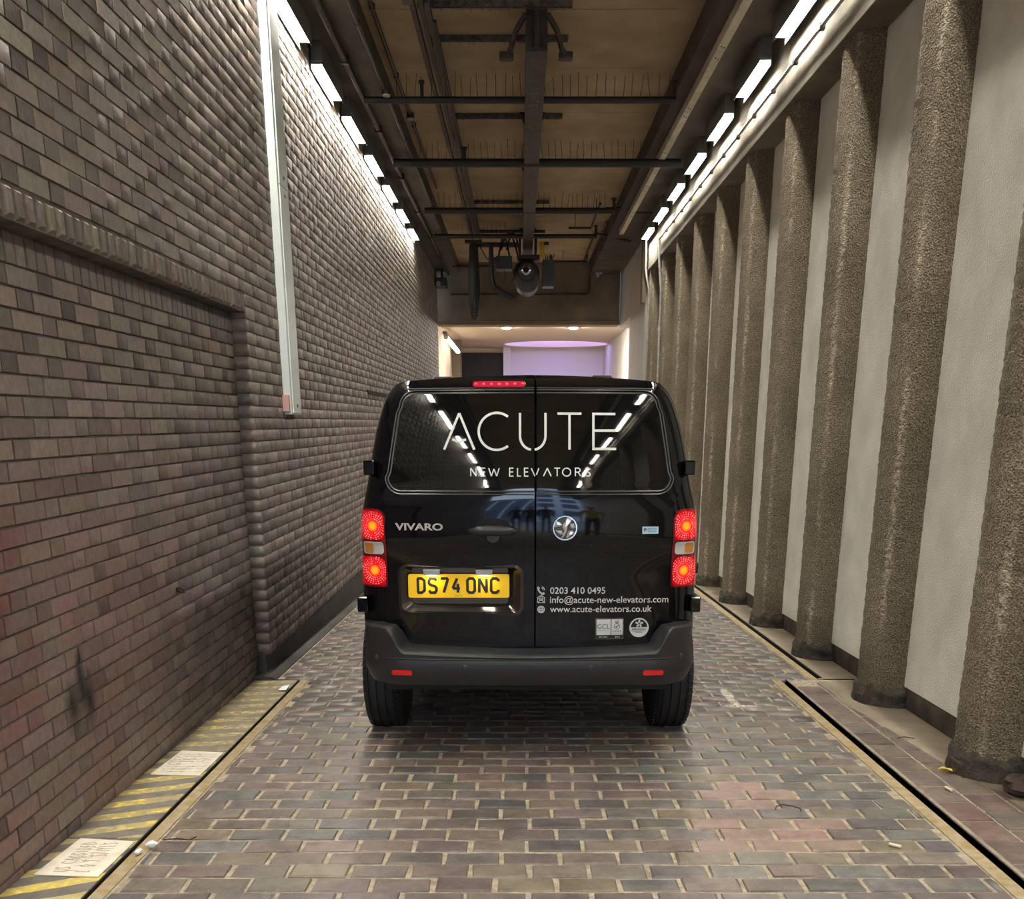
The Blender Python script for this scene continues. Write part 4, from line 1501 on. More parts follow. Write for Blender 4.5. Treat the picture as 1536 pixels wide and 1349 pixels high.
def strokes(name, paths, w, mt, parent, off, closed=()):
    b = MB()
    for i, p in enumerate([k for p in paths for k in (split_sharp(p, -.3) if len(p) < 8 else [p])]):
        q = p if len(p) > 12 else subdiv(p)
        vs, fs = ribbon(q, w)
        b.add(on_rear(vs, off), fs)
    return b.build(name, M[mt], parent)


def text_2d(txt, size, bold=0.0, sx=1.0, spacing=1.0):
    cu = bpy.data.curves.new('lettering', 'FONT')
    cu.body = txt
    cu.size = size
    cu.offset = bold
    cu.space_character = spacing
    cu.resolution_u = 3
    o = bpy.data.objects.new('lettering', cu)
    COL.objects.link(o)
    dg = bpy.context.evaluated_depsgraph_get()
    me = bpy.data.meshes.new_from_object(o.evaluated_get(dg))
    vs = [(v.co.x * sx, v.co.y) for v in me.vertices]
    fs = [tuple(p.vertices) for p in me.polygons]
    bpy.data.objects.remove(o)
    bpy.data.curves.remove(cu)
    bpy.data.meshes.remove(me)
    return vs, fs


def fit_text(txt, x0, x1, z0, h=None, bold=0.0, slant=0.0, spacing=1.0):
    vs, fs = text_2d(txt, 1.0, bold, 1.0, spacing)
    xs = [v[0] for v in vs]
    zs = [v[1] for v in vs]
    k = (x1 - x0) / (max(xs) - min(xs))
    kz = k if h is None else h / (max(zs) - min(zs))
    zb = min(zs) if h is not None else 0
    return [(x0 + (v[0] - min(xs)) * k, z0 + (v[1] - zb) * kz + slant * (v[0] - min(xs)) * k) for v in vs], fs


def rear_text(name, txt, x0, x1, z0, mt, parent, off, h=None, bold=0.0, slant=0.0, spacing=1.0):
    vs, fs = fit_text(txt, x0, x1, z0, h, bold, slant, spacing)
    return MB().add(on_rear(vs, off), fs).build(name, M[mt], parent)


# ACUTE / NEW ELEVATORS (all x here are measured from the van centre line)
XO = VX
def q(x): return x - XO


za, zb_ = 1.449, 1.604
w = .0105
for dp, nm, paths in (
        (dL, 'brand_lettering', [[(q(-.338), za), (q(-.2705), zb_ + .002), (q(-.203), za)], [(q(-.302), 1.493), (q(-.2705), 1.482), (q(-.240), 1.493)],
                          arc(q(-.103), 1.5275, .0805, .080, 52, 308, 30)]),):
    strokes(nm, paths, w, 'vinyl', dp, .0135)
ul = [(q(-.000), zb_ + .003)] + subdiv([(q(.000), 1.585), (q(.000), 1.512)], .03) + arc(q(.0565), 1.508, .0565, .060, 180, 262, 10)
ur = arc(q(.0565), 1.508, .0565, .060, 279, 360, 10) + subdiv([(q(.113), 1.512), (q(.113), zb_ + .003)], .03)
strokes('brand_lettering', [ul], w, 'vinyl', dL, .0135)
strokes('brand_lettering', [ur, [(q(.166), zb_), (q(.273), zb_)], [(q(.2195), zb_ - .004), (q(.2195), za)],
                            [(q(.425), zb_ - .001), (q(.326), zb_ - .001), (q(.326), za + .003), (q(.428), za + .003)], [(q(.328), 1.531), (q(.424), 1.531)]], w, 'vinyl', dR, .0135)
z0, z1 = 1.3345, 1.369
hh = z1 - z0


def small(c, x, wd):
    P = {'N': [[(0, 0), (0, 1), (1, 0), (1, 1)]], 'E': [[(1, 1), (0, 1), (0, 0), (1, 0)], [(0, .52), (.92, .52)]], 'W': [[(0, 1), (.25, 0), (.5, .9), (.75, 0), (1, 1)]],
         'L': [[(0, 1), (0, 0), (1, 0)]], 'V': [[(0, 1), (.5, 0), (1, 1)]], 'Λ': [[(0, 0), (.5, 1), (1, 0)]], 'T': [[(0, 1), (1, 1)], [(.5, 1), (.5, 0)]],
         'O': [arc(.5, .5, .5, .5, 0, 360, 20)], 'R': [[(0, 0), (0, 1), (.6, 1), (.9, .85), (.9, .65), (.6, .5), (0, .5)], [(.55, .5), (1, 0)]],
         'S': [[(.95, .85), (.6, 1), (.25, .97), (.05, .78), (.2, .58), (.75, .42), (.95, .22), (.75, .03), (.35, 0), (0, .15)]]}[c]
    return [[(x + px * wd, z0 + pz * hh) for px, pz in s] for s in P]


lw = .0050
txt = [('N', -.219, .024), ('E', -.171, .017), ('W', -.139, .047), ('E', -.046, .017), ('L', -.011, .015), ('E', .020, .017)]
strokes('strapline_lettering', [s for c, x, wd in txt for s in small(c, q(x), wd)], lw, 'vinyl', dL, .0135)
vv = small('V', q(.050), .032)
strokes('strapline_lettering', [[(q(.050), z1), (q(.066), z0)]], lw, 'vinyl', dL, .0135)
txt = [('Λ', .104, .034), ('T', .152, .026), ('O', .189, .036), ('R', .246, .023), ('S', .290, .024)]
strokes('strapline_lettering', [[(q(.0728), z0 + .006), (q(.0835), z1)]] + [s for c, x, wd in txt for s in small(c, q(x), wd)], lw, 'vinyl', dR, .0135)

# VIVARO badge
vs, fs = fit_text('VIVARO', q(-.564), q(-.347), 1.0955, h=.032, bold=.022)
rb = MB()
rb.add(on_rear(vs, .013), fs)
bo = rb.build('model_badge', M['badge'], dL)
sm = bo.modifiers.new('solid', 'SOLIDIFY'); sm.thickness = .005; sm.offset = 1

# contact lines
SLT = .016
for tx, xa, xb, zz in (('0203 410 0495', .138, .392, .808), ('info@acute-new-elevators.com', .138, .688, .765), ('www.acute-elevators.co.uk', .138, .611, .722)):
    rear_text('contact_lettering', tx, q(xa), q(xb), zz, 'vinyl_small', dR, .0095, bold=.008, slant=-.004)
ix = q(.097)
# handset, envelope and globe
hs = MB()
vs, fs = ribbon([(ix - .014, .838), (ix - .013, .826), (ix - .006, .815), (ix + .004, .808), (ix + .013, .808)], .0075)
hs.add(on_rear(vs, .0095), fs)
for a, c in (((ix - .0165, .839), (ix - .009, .829)), ((ix + .005, .806), (ix + .015, .811))):
    vs, fs = ribbon([a, c], .010)
    hs.add(on_rear(vs, .0096), fs)
for r_ in (.008, .014):
    vs, fs = ribbon(arc(ix + .001, .826, r_, r_, -5, 85, 8), .003)
    hs.add(on_rear(vs, .0095), fs)
hs.build('phone_symbol', M['vinyl_small'], dR)
strokes('envelope_symbol', [[(ix - .016, .766), (ix + .016, .766), (ix + .016, .790), (ix + .0001, .801), (ix - .016, .790), (ix - .016, .766)], [(ix - .016, .788), (ix, .776), (ix + .016, .788)],
                            [(ix - .015, .767), (ix - .004, .778)], [(ix + .015, .767), (ix + .004, .778)], arc(ix, .788, .006, .006, 0, 360, 14)], .0028, 'vinyl_small', dR, .0095)
gz = .7345
b = MB()
for p_, w_ in ((arc(ix, gz, .0155, .0155, 0, 360, 24), .004), (arc(ix, gz, .0075, .0155, 0, 360, 20), .003), ([(ix, gz - .0155), (ix, gz + .0155)], .003), ([(ix - .0155, gz), (ix + .0155, gz)], .003),
               ([(ix - .013, gz + .0078), (ix + .013, gz + .0078)], .003), ([(ix - .013, gz - .0078), (ix + .013, gz - .0078)], .003)):
    vs, fs = ribbon(p_, w_)
    b.add(on_rear(vs, .0095), fs)
b.build('globe_symbol', M['vinyl_small'], dR)


def plate_on(name, pts, off, mt, parent):
    n = len(pts)
    cx_ = sum(p[0] for p in pts) / n
    cz_ = sum(p[1] for p in pts) / n
    b = MB()
    b.add(on_rear(pts, off) + on_rear(pts, off - .006), [tuple(range(n))] + [(i, (i + 1) % n, n + (i + 1) % n, n + i) for i in range(n)])
    return b.build(name, M[mt], parent)


def rect(x0, x1, z0, z1): return [(x0, z0), (x1, z0), (x1, z1), (x0, z1)]


# certification sticker
x0, x1 = q(.3495), q(.4825)
ct = plate_on('certificate_sticker', rect(x0, x1, .592, .6915), .0092, 'strutm', dR)
pl = plate_on('certificate_sticker', rect(x0 + .006, x0 + .0715, .6125, .686), .0098, 'sticker', dR)
plate_on('certificate_sticker', rect(x0 + .0755, x1 - .005, .6125, .686), .0098, 'sticker', dR)
plate_on('certificate_sticker', rect(x0 + .004, x1 - .005, .5955, .6105), .0098, 'ink', dR)
rear_text('sticker_lettering', 'GCL', x0 + .010, x0 + .067, .641, 'ink', dR, .0108, h=.023, bold=-.004)
rear_text('sticker_lettering', 'INTERNATIONAL LIMITED', x0 + .010, x0 + .066, .632, 'ink', dR, .0108, h=.0038)
rear_text('sticker_lettering', 'UKAS', x0 + .081, x0 + .120, .627, 'ink', dR, .0108, h=.007, bold=.02, spacing=1.3)
rear_text('sticker_lettering', 'MANAGEMENT SYSTEMS', x0 + .080, x0 + .121, .619, 'ink', dR, .0108, h=.003)
rear_text('sticker_lettering', 'ISO 9001', x0 + .018, x0 + .057, .600, 'sticker', dR, .0108, h=.0065, bold=.02)
rear_text('sticker_lettering', '8562', x0 + .092, x0 + .116, .600, 'sticker', dR, .0108, h=.0065, bold=.02)
b = MB()
tx = x0 + .1005
for p_, w_ in ((arc(tx, .6525, .0135, .0135, 0, 360, 24), .0018), ([(tx - .007, .652), (tx - .003, .647), (tx + .008, .659)], .0034), ([(tx - .007, .669), (tx + .007, .669)], .003),
               ([(tx - .006, .670), (tx - .007, .677), (tx - .003, .673), (tx, .680), (tx + .003, .673), (tx + .007, .677), (tx + .006, .670)], .0018), ([(tx, .678), (tx, .684)], .0018)):
    vs, fs = ribbon(p_, w_)
    b.add(on_rear(vs, .0108), fs)
b.build('sticker_emblem', M['ink'], dR)
# round sticker
rcx, rcz, rr = q(.5545), .645, .0455
plate_on('round_sticker', arc(rcx, rcz, rr, rr, 0, 360, 39)[:-1], .0092, 'sticker', dR)
plate_on('round_sticker', arc(rcx, rcz + .002, rr - .007, rr - .008, 0, 180, 24), .0098, 'ink', dR)
b = MB()
for k in range(5):
    a = math.radians(90 + 72 * k)
    c_ = (rcx + .0115 * math.cos(a), rcz + .019 + .0115 * math.sin(a))
    vs = [(c_[0] + .0078 * math.cos(a) * math.cos(t) - .0052 * math.sin(a + .5) * math.sin(t), c_[1] + .0078 * math.sin(a) * math.cos(t) + .0052 * math.cos(a + .5) * math.sin(t)) for t in np.linspace(0, 2 * math.pi, 13)[:-1]]
    b.add(on_rear(vs, .0108), [tuple(range(12))])
b.build('sticker_emblem', M['sticker'], dR)
rear_text('sticker_lettering', 'SafeContractor', rcx - .033, rcx + .033, rcz - .0105, 'ink', dR, .0108, h=.0085, bold=.015)
rear_text('sticker_lettering', 'APPROVED', rcx - .018, rcx + .018, rcz - .0245, 'ink', dR, .0108, h=.005, bold=.01)
MB().add(on_rear(ribbon([(rcx - .034, rcz - .016), (rcx + .034, rcz - .016)], .0012)[0], .0108), ribbon([(0, 0), (1, 0)], 1)[1]).build('sticker_rule', M['ink'], dR)
# made in Britain
sx0 = q(.5515)
plate_on('origin_sticker', rect(sx0, sx0 + .073, 1.0805, 1.1125), .0095, 'bluesticker', dR)
rear_text('sticker_lettering', 'MADE IN', sx0 + .026, sx0 + .066, 1.0985, 'blueink', dR, .0105, h=.0075, bold=.02)
rear_text('sticker_lettering', 'BRITAIN', sx0 + .026, sx0 + .066, 1.0875, 'blueink', dR, .0105, h=.0075, bold=.02)
plate_on('flag_square', rect(sx0 + .007, sx0 + .022, 1.088, 1.1055), .0103, 'navyink', dR)
strokes('flag_cross', [[(sx0 + .0075, 1.0885), (sx0 + .0215, 1.105)], [(sx0 + .013, 1.0885), (sx0 + .0215, 1.095)]], .0045, 'sticker', dR, .0108)
strokes('flag_cross', [[(sx0 + .0075, 1.0885), (sx0 + .0215, 1.105)]], .0022, 'redink', dR, .0112)

M['badge_bright'] = mat('bright_badge', (0.80, 0.81, 0.82), 0.25, 0.55)
# round badge
ec = (q(.2015), 1.108)
eb = MB()
er_ = .0565
yc_ = yR(ec[0], ec[1])
prof = [(er_ - .010, -.010), (er_ - .007, -.0165), (er_ - .002, -.0165), (er_, -.012), (er_, .006)]
vs, fs = [], []
for i in range(48):
    a = 2 * math.pi * i / 48
    for r_, t_ in prof:
        vs.append((ec[0] + r_ * math.cos(a), yc_ + t_, ec[1] + r_ * math.sin(a)))
for i in range(48):
    for k in range(len(prof) - 1):
        fs.append((i * 5 + k, ((i + 1) % 48) * 5 + k, ((i + 1) % 48) * 5 + k + 1, i * 5 + k + 1))
eb.add(vs, fs)
ring_ = eb.build('round_badge', M['chrome'], dR, smooth=True, sharp=60)
MB().add([(ec[0] + (er_ - .006) * math.cos(2 * math.pi * i / 40), yc_ - .0085, ec[1] + (er_ - .006) * math.sin(2 * math.pi * i / 40)) for i in range(40)], [tuple(range(40))]).build('badge_field', M['seal'], dR)


def badge_poly(pts, y0=-.019, crown=.006):
    """raised chrome piece: outline with a ridge"""
    n = len(pts)
    cx_ = sum(p[0] for p in pts) / n
    cz_ = sum(p[1] for p in pts) / n
    v = [(ec[0] + p[0], yc_ - .008, ec[1] + p[1]) for p in pts]
    v += [(ec[0] + cx_ + (p[0] - cx_) * .72, yc_ + y0 + .003, ec[1] + cz_ + (p[1] - cz_) * .72) for p in pts]
    v += [(ec[0] + cx_, yc_ + y0 - .002, ec[1] + cz_)]
    f_ = [(i, (i + 1) % n, n + (i + 1) % n, n + i) for i in range(n)] + [(n + i, n + (i + 1) % n, 2 * n) for i in range(n)]
    return MB().add(v, f_).build('badge_griffin', M['badge_bright'], dR, smooth=True, sharp=25)


badge_poly([(.012, .047), (.030, .036), (.026, .026), (.017, .024), (.012, .004), (.006, -.020), (-.004, -.038), (-.016, -.046), (-.006, -.030), (-.004, -.014), (-.012, .002), (-.008, .018), (.002, .030), (.004, .040)])
badge_poly([(-.050, .016), (-.042, .030), (-.024, .028), (-.010, .014), (-.018, .006), (-.032, .004), (-.046, .002)])
badge_poly([(-.046, -.008), (-.030, -.012), (-.014, -.010), (-.008, -.026), (-.020, -.032), (-.036, -.022)])
badge_poly([(.014, -.014), (.034, -.010), (.042, -.022), (.028, -.036), (.012, -.044), (.004, -.046)])
badge_poly([(.022, .020), (.040, .020), (.046, .004), (.036, -.006), (.022, .004)])

# number plate recess -----------------------------------------------------
def rrect(x0, x1, z0, z1, r, n=6):
    p = []
    for cx_, cz_, a0 in ((x1 - r, z1 - r, 0), (x0 + r, z1 - r, 90), (x0 + r, z0 + r, 180), (x1 - r, z0 + r, 270)):
        for i in range(n + 1):
            a = math.radians(a0 + 90 * i / n)
            p.append((cx_ + r * math.cos(a), cz_ + r * math.sin(a)))
    return p


o_ = rrect(-.604, -.026, .704, .940, .045)
m_ = rrect(-.590, -.040, .716, .930, .040)
i_ = rrect(-.545, -.095, .752, .925, .018)
yb_ = .175
rows = [[PT(x, z, .0075) for x, z in o_], [PT(x, z, .0115) for x, z in m_], [(x, yb_ - .004, z) for x, z in i_], [(x, yb_, z) for x, z in rrect(-.543, -.097, .754, .923, .016)]]
sr = MB()
n_ = len(o_)
for a in range(3):
    sr.add(rows[a] + rows[a + 1], [(k, (k + 1) % n_, n_ + (k + 1) % n_, n_ + k) for k in range(n_)])
sr.add(rows[3], [tuple(range(n_))])
M['surround'] = mat('dark_mirror_trim', (0.11, 0.098, 0.09), 0.14, 0.85)
sr.build('plate_surround', M['surround'], dL, smooth=True, sharp=28)
px0, px1, pz0, pz1 = q(-.515), q(-.049), .7855, .895
PYF = .148
pb = MB()
rp = rrect(px0, px1, pz0, pz1, .010)
pb.add([(x, PYF, z) for x, z in rp] + [(x, PYF + .004, z) for x, z in rp], [tuple(range(len(rp)))] + [(k, (k + 1) % len(rp), len(rp) + (k + 1) % len(rp), len(rp) + k) for k in range(len(rp))])
pb.box(px0 + .05, px1 - .05, PYF + .004, yb_, pz0 + .02, pz1 - .02)
pb.build('number_plate', M['plate'], dL)
CH = {'D': [[(0.0, 0), (.62, 0), (1, .16), (1, .84), (.62, 1), (0, 1)], [(.1, 1), (.1, 0)]], 'S': [[(1, .84), (.8, 1), (.2, 1), (0, .84), (0, .66), (.2, .55), (.8, .45), (1, .33), (1, .14), (.8, 0), (.2, 0), (0, .16)]],
      '7': [[(0, 1), (1, 1), (.38, 0)]], '4': [[(.62, 1), (0, .30), (1, .30)], [(.72, .62), (.72, 0)]], 'O': [[(.25, 0), (.75, 0), (1, .14), (1, .86), (.75, 1), (.25, 1), (0, .86), (0, .14), (.25, 0)]],
      'N': [[(0, 0), (0, 1), (1, 0), (1, 1)]], 'C': [[(1, .80), (1, .88), (.76, 1), (.24, 1), (0, .86), (0, .14), (.24, 0), (.76, 0), (1, .12), (1, .2)]]}
pw = px1 - px0
lx = px0 + pw * .090
cw, gp = pw * .072, pw * .0445
kb_ = MB()
for c in 'DS74 ONC':
    if c == ' ':
        lx += pw * .030
        continue
    for s_ in CH[c]:
        pts = [(lx + p[0] * cw, pz0 + .024 + p[1] * .065) for p in s_]
        cl = pts[0] == pts[-1]
        for part in ([pts[:-1]] if cl else split_sharp(pts, -.2)):
            vs, fs = ribbon(part, .0125, closed=cl)
            kb_.add([(x, PYF - .0012 - .0001 * len(kb_.f) / 20, z) for x, z in vs], fs)
    lx += cw + gp
kb_.build('plate_lettering', M['ink'], dL)
vs, fs = fit_text('BS AU 145e', px0 + pw * .46, px0 + pw * .54, pz0 + .007, h=.004)
MB().add([(x, PYF - .0012, z) for x, z in vs], fs).build('plate_lettering', M['ink'], dL)
for cx_ in (q(-.405), q(-.165)):
    MB().add([(cx_ + a * s2, y_, z_) for y_, s2 in ((.128, 1), (.17, 1)) for a, z_ in ((-.040, .918), (.040, .918), (.036, .890), (-.036, .890))],
             [(0, 1, 2, 3), (7, 6, 5, 4), (0, 4, 5, 1), (1, 5, 6, 2), (2, 6, 7, 3), (3, 7, 4, 0)]).build('plate_lamp', M['lampgrey'], dL, bevel=.003)
    ld = bpy.data.lights.new('plate_lamp_light', 'AREA')
    ld.shape = 'RECTANGLE'
    ld.size, ld.size_y, ld.energy, ld.color = .05, .02, .055, (1, .9, .75)
    ld.specular_factor = 0.0
    lo = bpy.data.objects.new('plate_lamp_light', ld)
    lo.location = (cx_, .122, .888)
    lo.rotation_euler = (math.radians(30), 0, 0)
    COL.objects.link(lo)
    lo.parent = van

# handle ------------------------------------------------------------------
hxc, hz = q(-.121), 1.098
bw = MB()
bw.grid([[PT(hxc + .078 * f * math.cos(t), 1.112 + .040 * f * math.sin(t), .0092) for t in np.linspace(0, 2 * math.pi, 33)[:-1]] for f in (1, .7, .4, .05)], wrap=True)
bw.build('handle_bowl', M['pit'], dL, smooth=True)  # flat black disc stands in for the shade of the hollow
hb = MB()
hr = []
for i in range(29):
    t = -1 + 2 * i / 28
    hgt = .0205 * (1 - abs(t) ** 3.2 * .75) + .002
    dep = .015 * (1 - abs(t) ** 4 * .8) + .002
    zc_ = hz + .004 * (1 - t * t) - .004
    yc2 = yR(hxc + t * .112, hz) - .016 - .022 * (1 - abs(t) ** 6)
    hr.append([(hxc + t * .112, yc2 + dep * math.cos(a), zc_ + hgt * math.sin(a)) for a in np.linspace(0, 2 * math.pi, 17)[:-1]])
hb.grid(hr, wrap=True)
hb.add(hr[0], [tuple(range(16))]).add(hr[-1], [tuple(range(16))])
M['handlegrey'] = mat('satin_grey_plastic', (0.024, 0.024, 0.026), 0.38)
hb.build('handle', M['handlegrey'], dL, smooth=True, sharp=60)
MB().lathe([(.002, -.03), (.030, -.028), (.034, -.005), (.034, .02)], 'Y', (hxc, yR(hxc, hz) - .004, 1.073), 20).build('lock_button', M['dark_plastic'], dL, smooth=True)

# high brake light
bl_ = MB()
rp = rrect(q(-.211), q(.024), 1.7205, 1.7475, .011, 4)
bl_.add([PT(x, z, .014) for x, z in rp] + [PT(x, z, .004) for x, z in rp], [tuple(range(len(rp)))] + [(k, (k + 1) % len(rp), len(rp) + (k + 1) % len(rp), len(rp) + k) for k in range(len(rp))])
hl = bl_.build('brake_light', M['brakered'], dL)
M['led'] = mat('led_dot', (0.5, 0.05, 0.09), 0.3, emit=(1, .10, .18), estr=0.25)
for i in range(7):
    x = q(-.197) + .2085 * i / 6
    c_ = PT(x, 1.734, .0145)
    MB().lathe([(.0065, 0), (.0065, .003)], 'Y', c_, 10).build('led', M['led'], hl)
strokes('door_shadow_line', [[(-.56, 1.7155), (XS - .006, 1.7165)]], .006, 'groove', dL, .0085)
strokes('door_shadow_line', [[(XS + .006, 1.7165), (.56, 1.7155)]], .006, 'groove', dR, .0085)

# roof caps
for x, nm in ((-.405, 0), (.335, 1)):
    z = ztop(x)
    b = MB()
    b.add([(x - .05, .40, z - .004), (x + .06, .40, z - .004), (x + .045, .42, z + .016), (x - .038, .42, z + .016), (x - .05, .62, z - .004), (x + .06, .62, z - .004), (x + .045, .60, z + .016), (x - .038, .60, z + .016)],
          [(0, 1, 2, 3), (5, 4, 7, 6), (3, 2, 6, 7), (0, 3, 7, 4), (1, 5, 6, 2)])
    b.build('roof_cap', M['dark_plastic'], van, bevel=.004)

# hinges
for s in (-1, 1):
    for z0, z1 in ((1.338, 1.402), (.712, .786)):
        w_ = hw((z0 + z1) / 2)
        b = MB().box(min(s * (w_ - .040), s * (w_ + .010)), max(s * (w_ - .040), s * (w_ + .010)), yR(w_ - .03, z0) - .045, yR(w_ - .005, z0) + .05, z0, z1)
        b.build('hinge', M['paint'], van, bevel=.007)

# tail lights --------------------------------------------------------------
for s in (-1, 1):
    lx0, lx1 = .652, .765

    def LP(x, z, off): return PT(s * x, z, off)

    def lens(name, za, zb, rin, off, mt, parent, xi=.652, xo=None, rout=.012):
        def half(z, r):
            d = 0
            for zz, sg in ((za, 1), (zb, -1)):
                e = (z - zz) * sg
                if e < r:
                    d = max(d, r - math.sqrt(max(0, r * r - (r - e) ** 2)))
            return d
        n1 = 8
        zr = [za + (zb - za) * (1 - math.cos(math.pi * i / 22)) / 2 for i in range(23)]
        P = []
        for z in zr:
            xl = xi + half(z, rin if z > (za + zb) / 2 else min(rin, .014))
            xr = min(xo or 9, hw(z) - .003) - half(z, rout)
            P.append([LP(xl + (xr - xl) * (1 - (1 - t) ** 1.6), z, off) for t in np.linspace(0, 1, 14)])
        b = MB().grid(P)
        bd = [P[0][j] for j in range(14)] + [P[i][-1] for i in range(1, 23)] + [P[-1][j] for j in range(12, -1, -1)] + [P[i][0] for i in range(21, 0, -1)]
        n_ = len(bd)
        b.add(bd + [(x, y + .014, z) for x, y, z in bd], [(k, (k + 1) % n_, n_ + (k + 1) % n_, n_ + k) for k in range(n_)])
        return b.build(name, M[mt], parent, smooth=True, sharp=50)

    hs_ = lens('tail_light', .832, 1.190, .045, .010, 'redglass', van)
    hs_['label'] = 'lit tail light on the %s rear corner' % ('left' if s < 0 else 'right')
    for j, (za, zb, cz_) in enumerate(((1.052, 1.182, 1.113), (.840, .972, .910))):
        key = 'lampglow%d%d' % (s + 1, j)
        M[key] = lamp_mat(key, s * .712, cz_, 3 * j + s)
        lens('lamp_lens', za, zb, .035, .014, key, hs_, xi=.660)
    lens('indicator_lens', .985, 1.042, .014, .014, 'clear', hs_, xi=.664, xo=.764)
    lens('indicator_lens', .990, 1.037, .006, .0165, 'amber', hs_, xi=.712, xo=.756)

# bumper --------------------------------------------------------------------
def plan():
    p = []
    for x in np.linspace(0, .55, 20):
        p.append((x, .012 * (x / .55) ** 2, 0, -1))
    R = .225
    for i in range(1, 37):
        a = math.radians(84 * i / 36)
        p.append((.55 + R * math.sin(a), .012 + R * (1 - math.cos(a)), math.sin(a), -math.cos(a)))
    x0, y0 = p[-1][0], p[-1][1]
    for i in range(1, 4):
        p.append((x0 + .012 * i, y0 + .09 * i, .99, -.1))
    return p


pl_ = plan()
pl_ = [(-x, y, -nx, ny) for x, y, nx, ny in reversed(pl_[1:])] + pl_


def lipz(x):
    t = min(1, max(0, (abs(x) - .572) / .085))
    t = t * t * (3 - 2 * t)
    return .541 + .124 * t + .012 * (abs(x) / .5) ** 2 * (1 - t)


Rw = []
for x, y, nx, ny in pl_:
    zl = lipz(x)
    dz = zl - .541
    sec = [(.16, zl + .010), (.105, zl + .013), (.055, zl + .010), (.014, zl + .004), (.004, zl - .002), (.0, zl - .010), (.003, zl - .018 - dz * .3), (-.002, .512), (-.0035, .494), (-.003, .470), (.004, .446), (.014, .420), (.026, .398), (.05, .388), (.16, .392)]
    t = min(1, max(0, (abs(x) - .572) / .085))
    t = t * t * (3 - 2 * t)
    sec[0] = (.16 - .045 * t, zl + .010 - .03 * t)
    sec[1] = (.105 - .020 * t, zl + .013 - .009 * t)
    sec[2] = (.055 - .003 * t, zl + .010 - .006 * t)
    Rw.append([(x - nx * d * 1.0, y - ny * d, z) for d, z in sec])
bp_ = MB().grid(Rw)
bumper = bp_.build('bumper', M['bumper'], van, smooth=True, sharp=38)


def bump_pt(x, z, off):
    """point on the bumper face"""
    best = min(pl_, key=lambda p: abs(p[0] - x))
    # interpolate along the path
    for a, c in zip(pl_, pl_[1:]):
        if a[0] <= x <= c[0]:
            t = (x - a[0]) / (c[0] - a[0] + 1e-9)
            best = [a[k] + (c[k] - a[k]) * t for k in range(4)]
    X, Y, nx, ny = best
    d = lerp([(.40, .026), (.446, .004), (.494, -.0035), (.512, -.002), (.53, .003)], z)
    return (X - nx * (d - off), Y - ny * (d - off), z)


b = MB()
xs_ = np.linspace(-.66, .66, 60)
b.tube([bump_pt(x, .521 - .028 * 0 + (.004 * (abs(x) / .6) ** 2), .0015) for x in xs_], .0035, 5)
for x in (q(.385), q(.445)):
    b.tube([bump_pt(x, z, .0006) for z in np.linspace(.455, .516, 5)], .0022, 5)
b.tube([bump_pt(x, .455, .0006) for x in np.linspace(q(.385), q(.445), 4)], .0022, 5)
b.build('groove_line', M['groove'], bumper)
for xa, xb in ((q(-.582), q(-.491)), (q(.561), q(.652))):
    b = MB()
    rp = rrect(xa, xb, .450, .473, .008, 4)
    b.add([bump_pt(x, z, .012) for x, z in rp] + [bump_pt(x, z, -.004) for x, z in rp], [tuple(range(len(rp)))] + [(k, (k + 1) % len(rp), len(rp) + (k + 1) % len(rp), len(rp) + k) for k in range(len(rp))])
    b.build('reflector', M['redrefl'], bumper)
for x, z in ((q(-.251), .487), (q(.321), .485), (q(-.655), .524), (q(.737), .528)):
    c_ = bump_pt(x, z, .002)
    MB().lathe([(.004, -.0035), (.009, -.003), (.013, -.0015), (.013, .006)], 'Y', c_, 16).build('parking_sensor', M['dark_plastic'], bumper)

# wheels ----------------------------------------------------------------------
def wheel(x, y, s):
    R, Wd = .315, .205
    prof = [(.20, -Wd / 2 + .015), (.262, -Wd / 2), (.292, -Wd / 2 + .006), (.306, -Wd / 2 + .022)]
    for gx in (-.062, -.022, .022, .062):
        prof += [(R - .001, gx - .008), (R - .010, gx - .006), (R - .010, gx + .006), (R - .001, gx + .008)]
    prof += [(.306, Wd / 2 - .022), (.292, Wd / 2 - .006), (.262, Wd / 2), (.20, Wd / 2 - .015)]
    t = MB().lathe(prof, 'X', (x, y, R - .002), 64).build('tyre', M['tyre'], van, smooth=True, sharp=30)
    b = MB()
    for k in range(56):
        a = 2 * math.pi * k / 56
        for e, lg in ((Wd / 2 - .030, .022), (-Wd / 2 + .030, .022)):
            b.tube([(x + e - .012, y + (R - .006) * math.cos(a), R - .002 + (R - .006) * math.sin(a)), (x + e + .016 * (1 if e > 0 else -1), y + (R - .010) * math.cos(a + .03), R - .002 + (R - .010) * math.sin(a + .03))], .0055, 4)
    b.build('tread_block', M['tyre'], t)
    MB().lathe([(.04, s * .05), (.19, s * .07), (.205, s * .085)], 'X', (x, y, R - .002), 32).build('rim', M['rim'], t)


for y in WY:
    for s in (-1, 1):
        wheel(s * .748, y, s)
MB().tube([(-.66, .80, .33), (-.2, .80, .27), (.2, .80, .27), (.66, .80, .33)], .05, 10).build('axle', M['under'], van, smooth=True)
MB().tube([(-.36, .30, .33), (-.38, .55, .31), (-.38, 1.5, .31)], .035, 10).build('exhaust', M['under'], van, smooth=True)
MB().lathe([(.06, -.16), (.085, -.13), (.085, .13), (.06, .16)], 'X', (-.35, .45, .34), 20).build('silencer', M['hoistgrey'], van, smooth=True)

# ================================================================== LITTER
def loose(name, x, y, lab, cat, build):
    r = build()
    r.location = (x, y, fz(y) + .004)
    r.rotation_euler.x = -AL
    return tag(r, lab, cat)


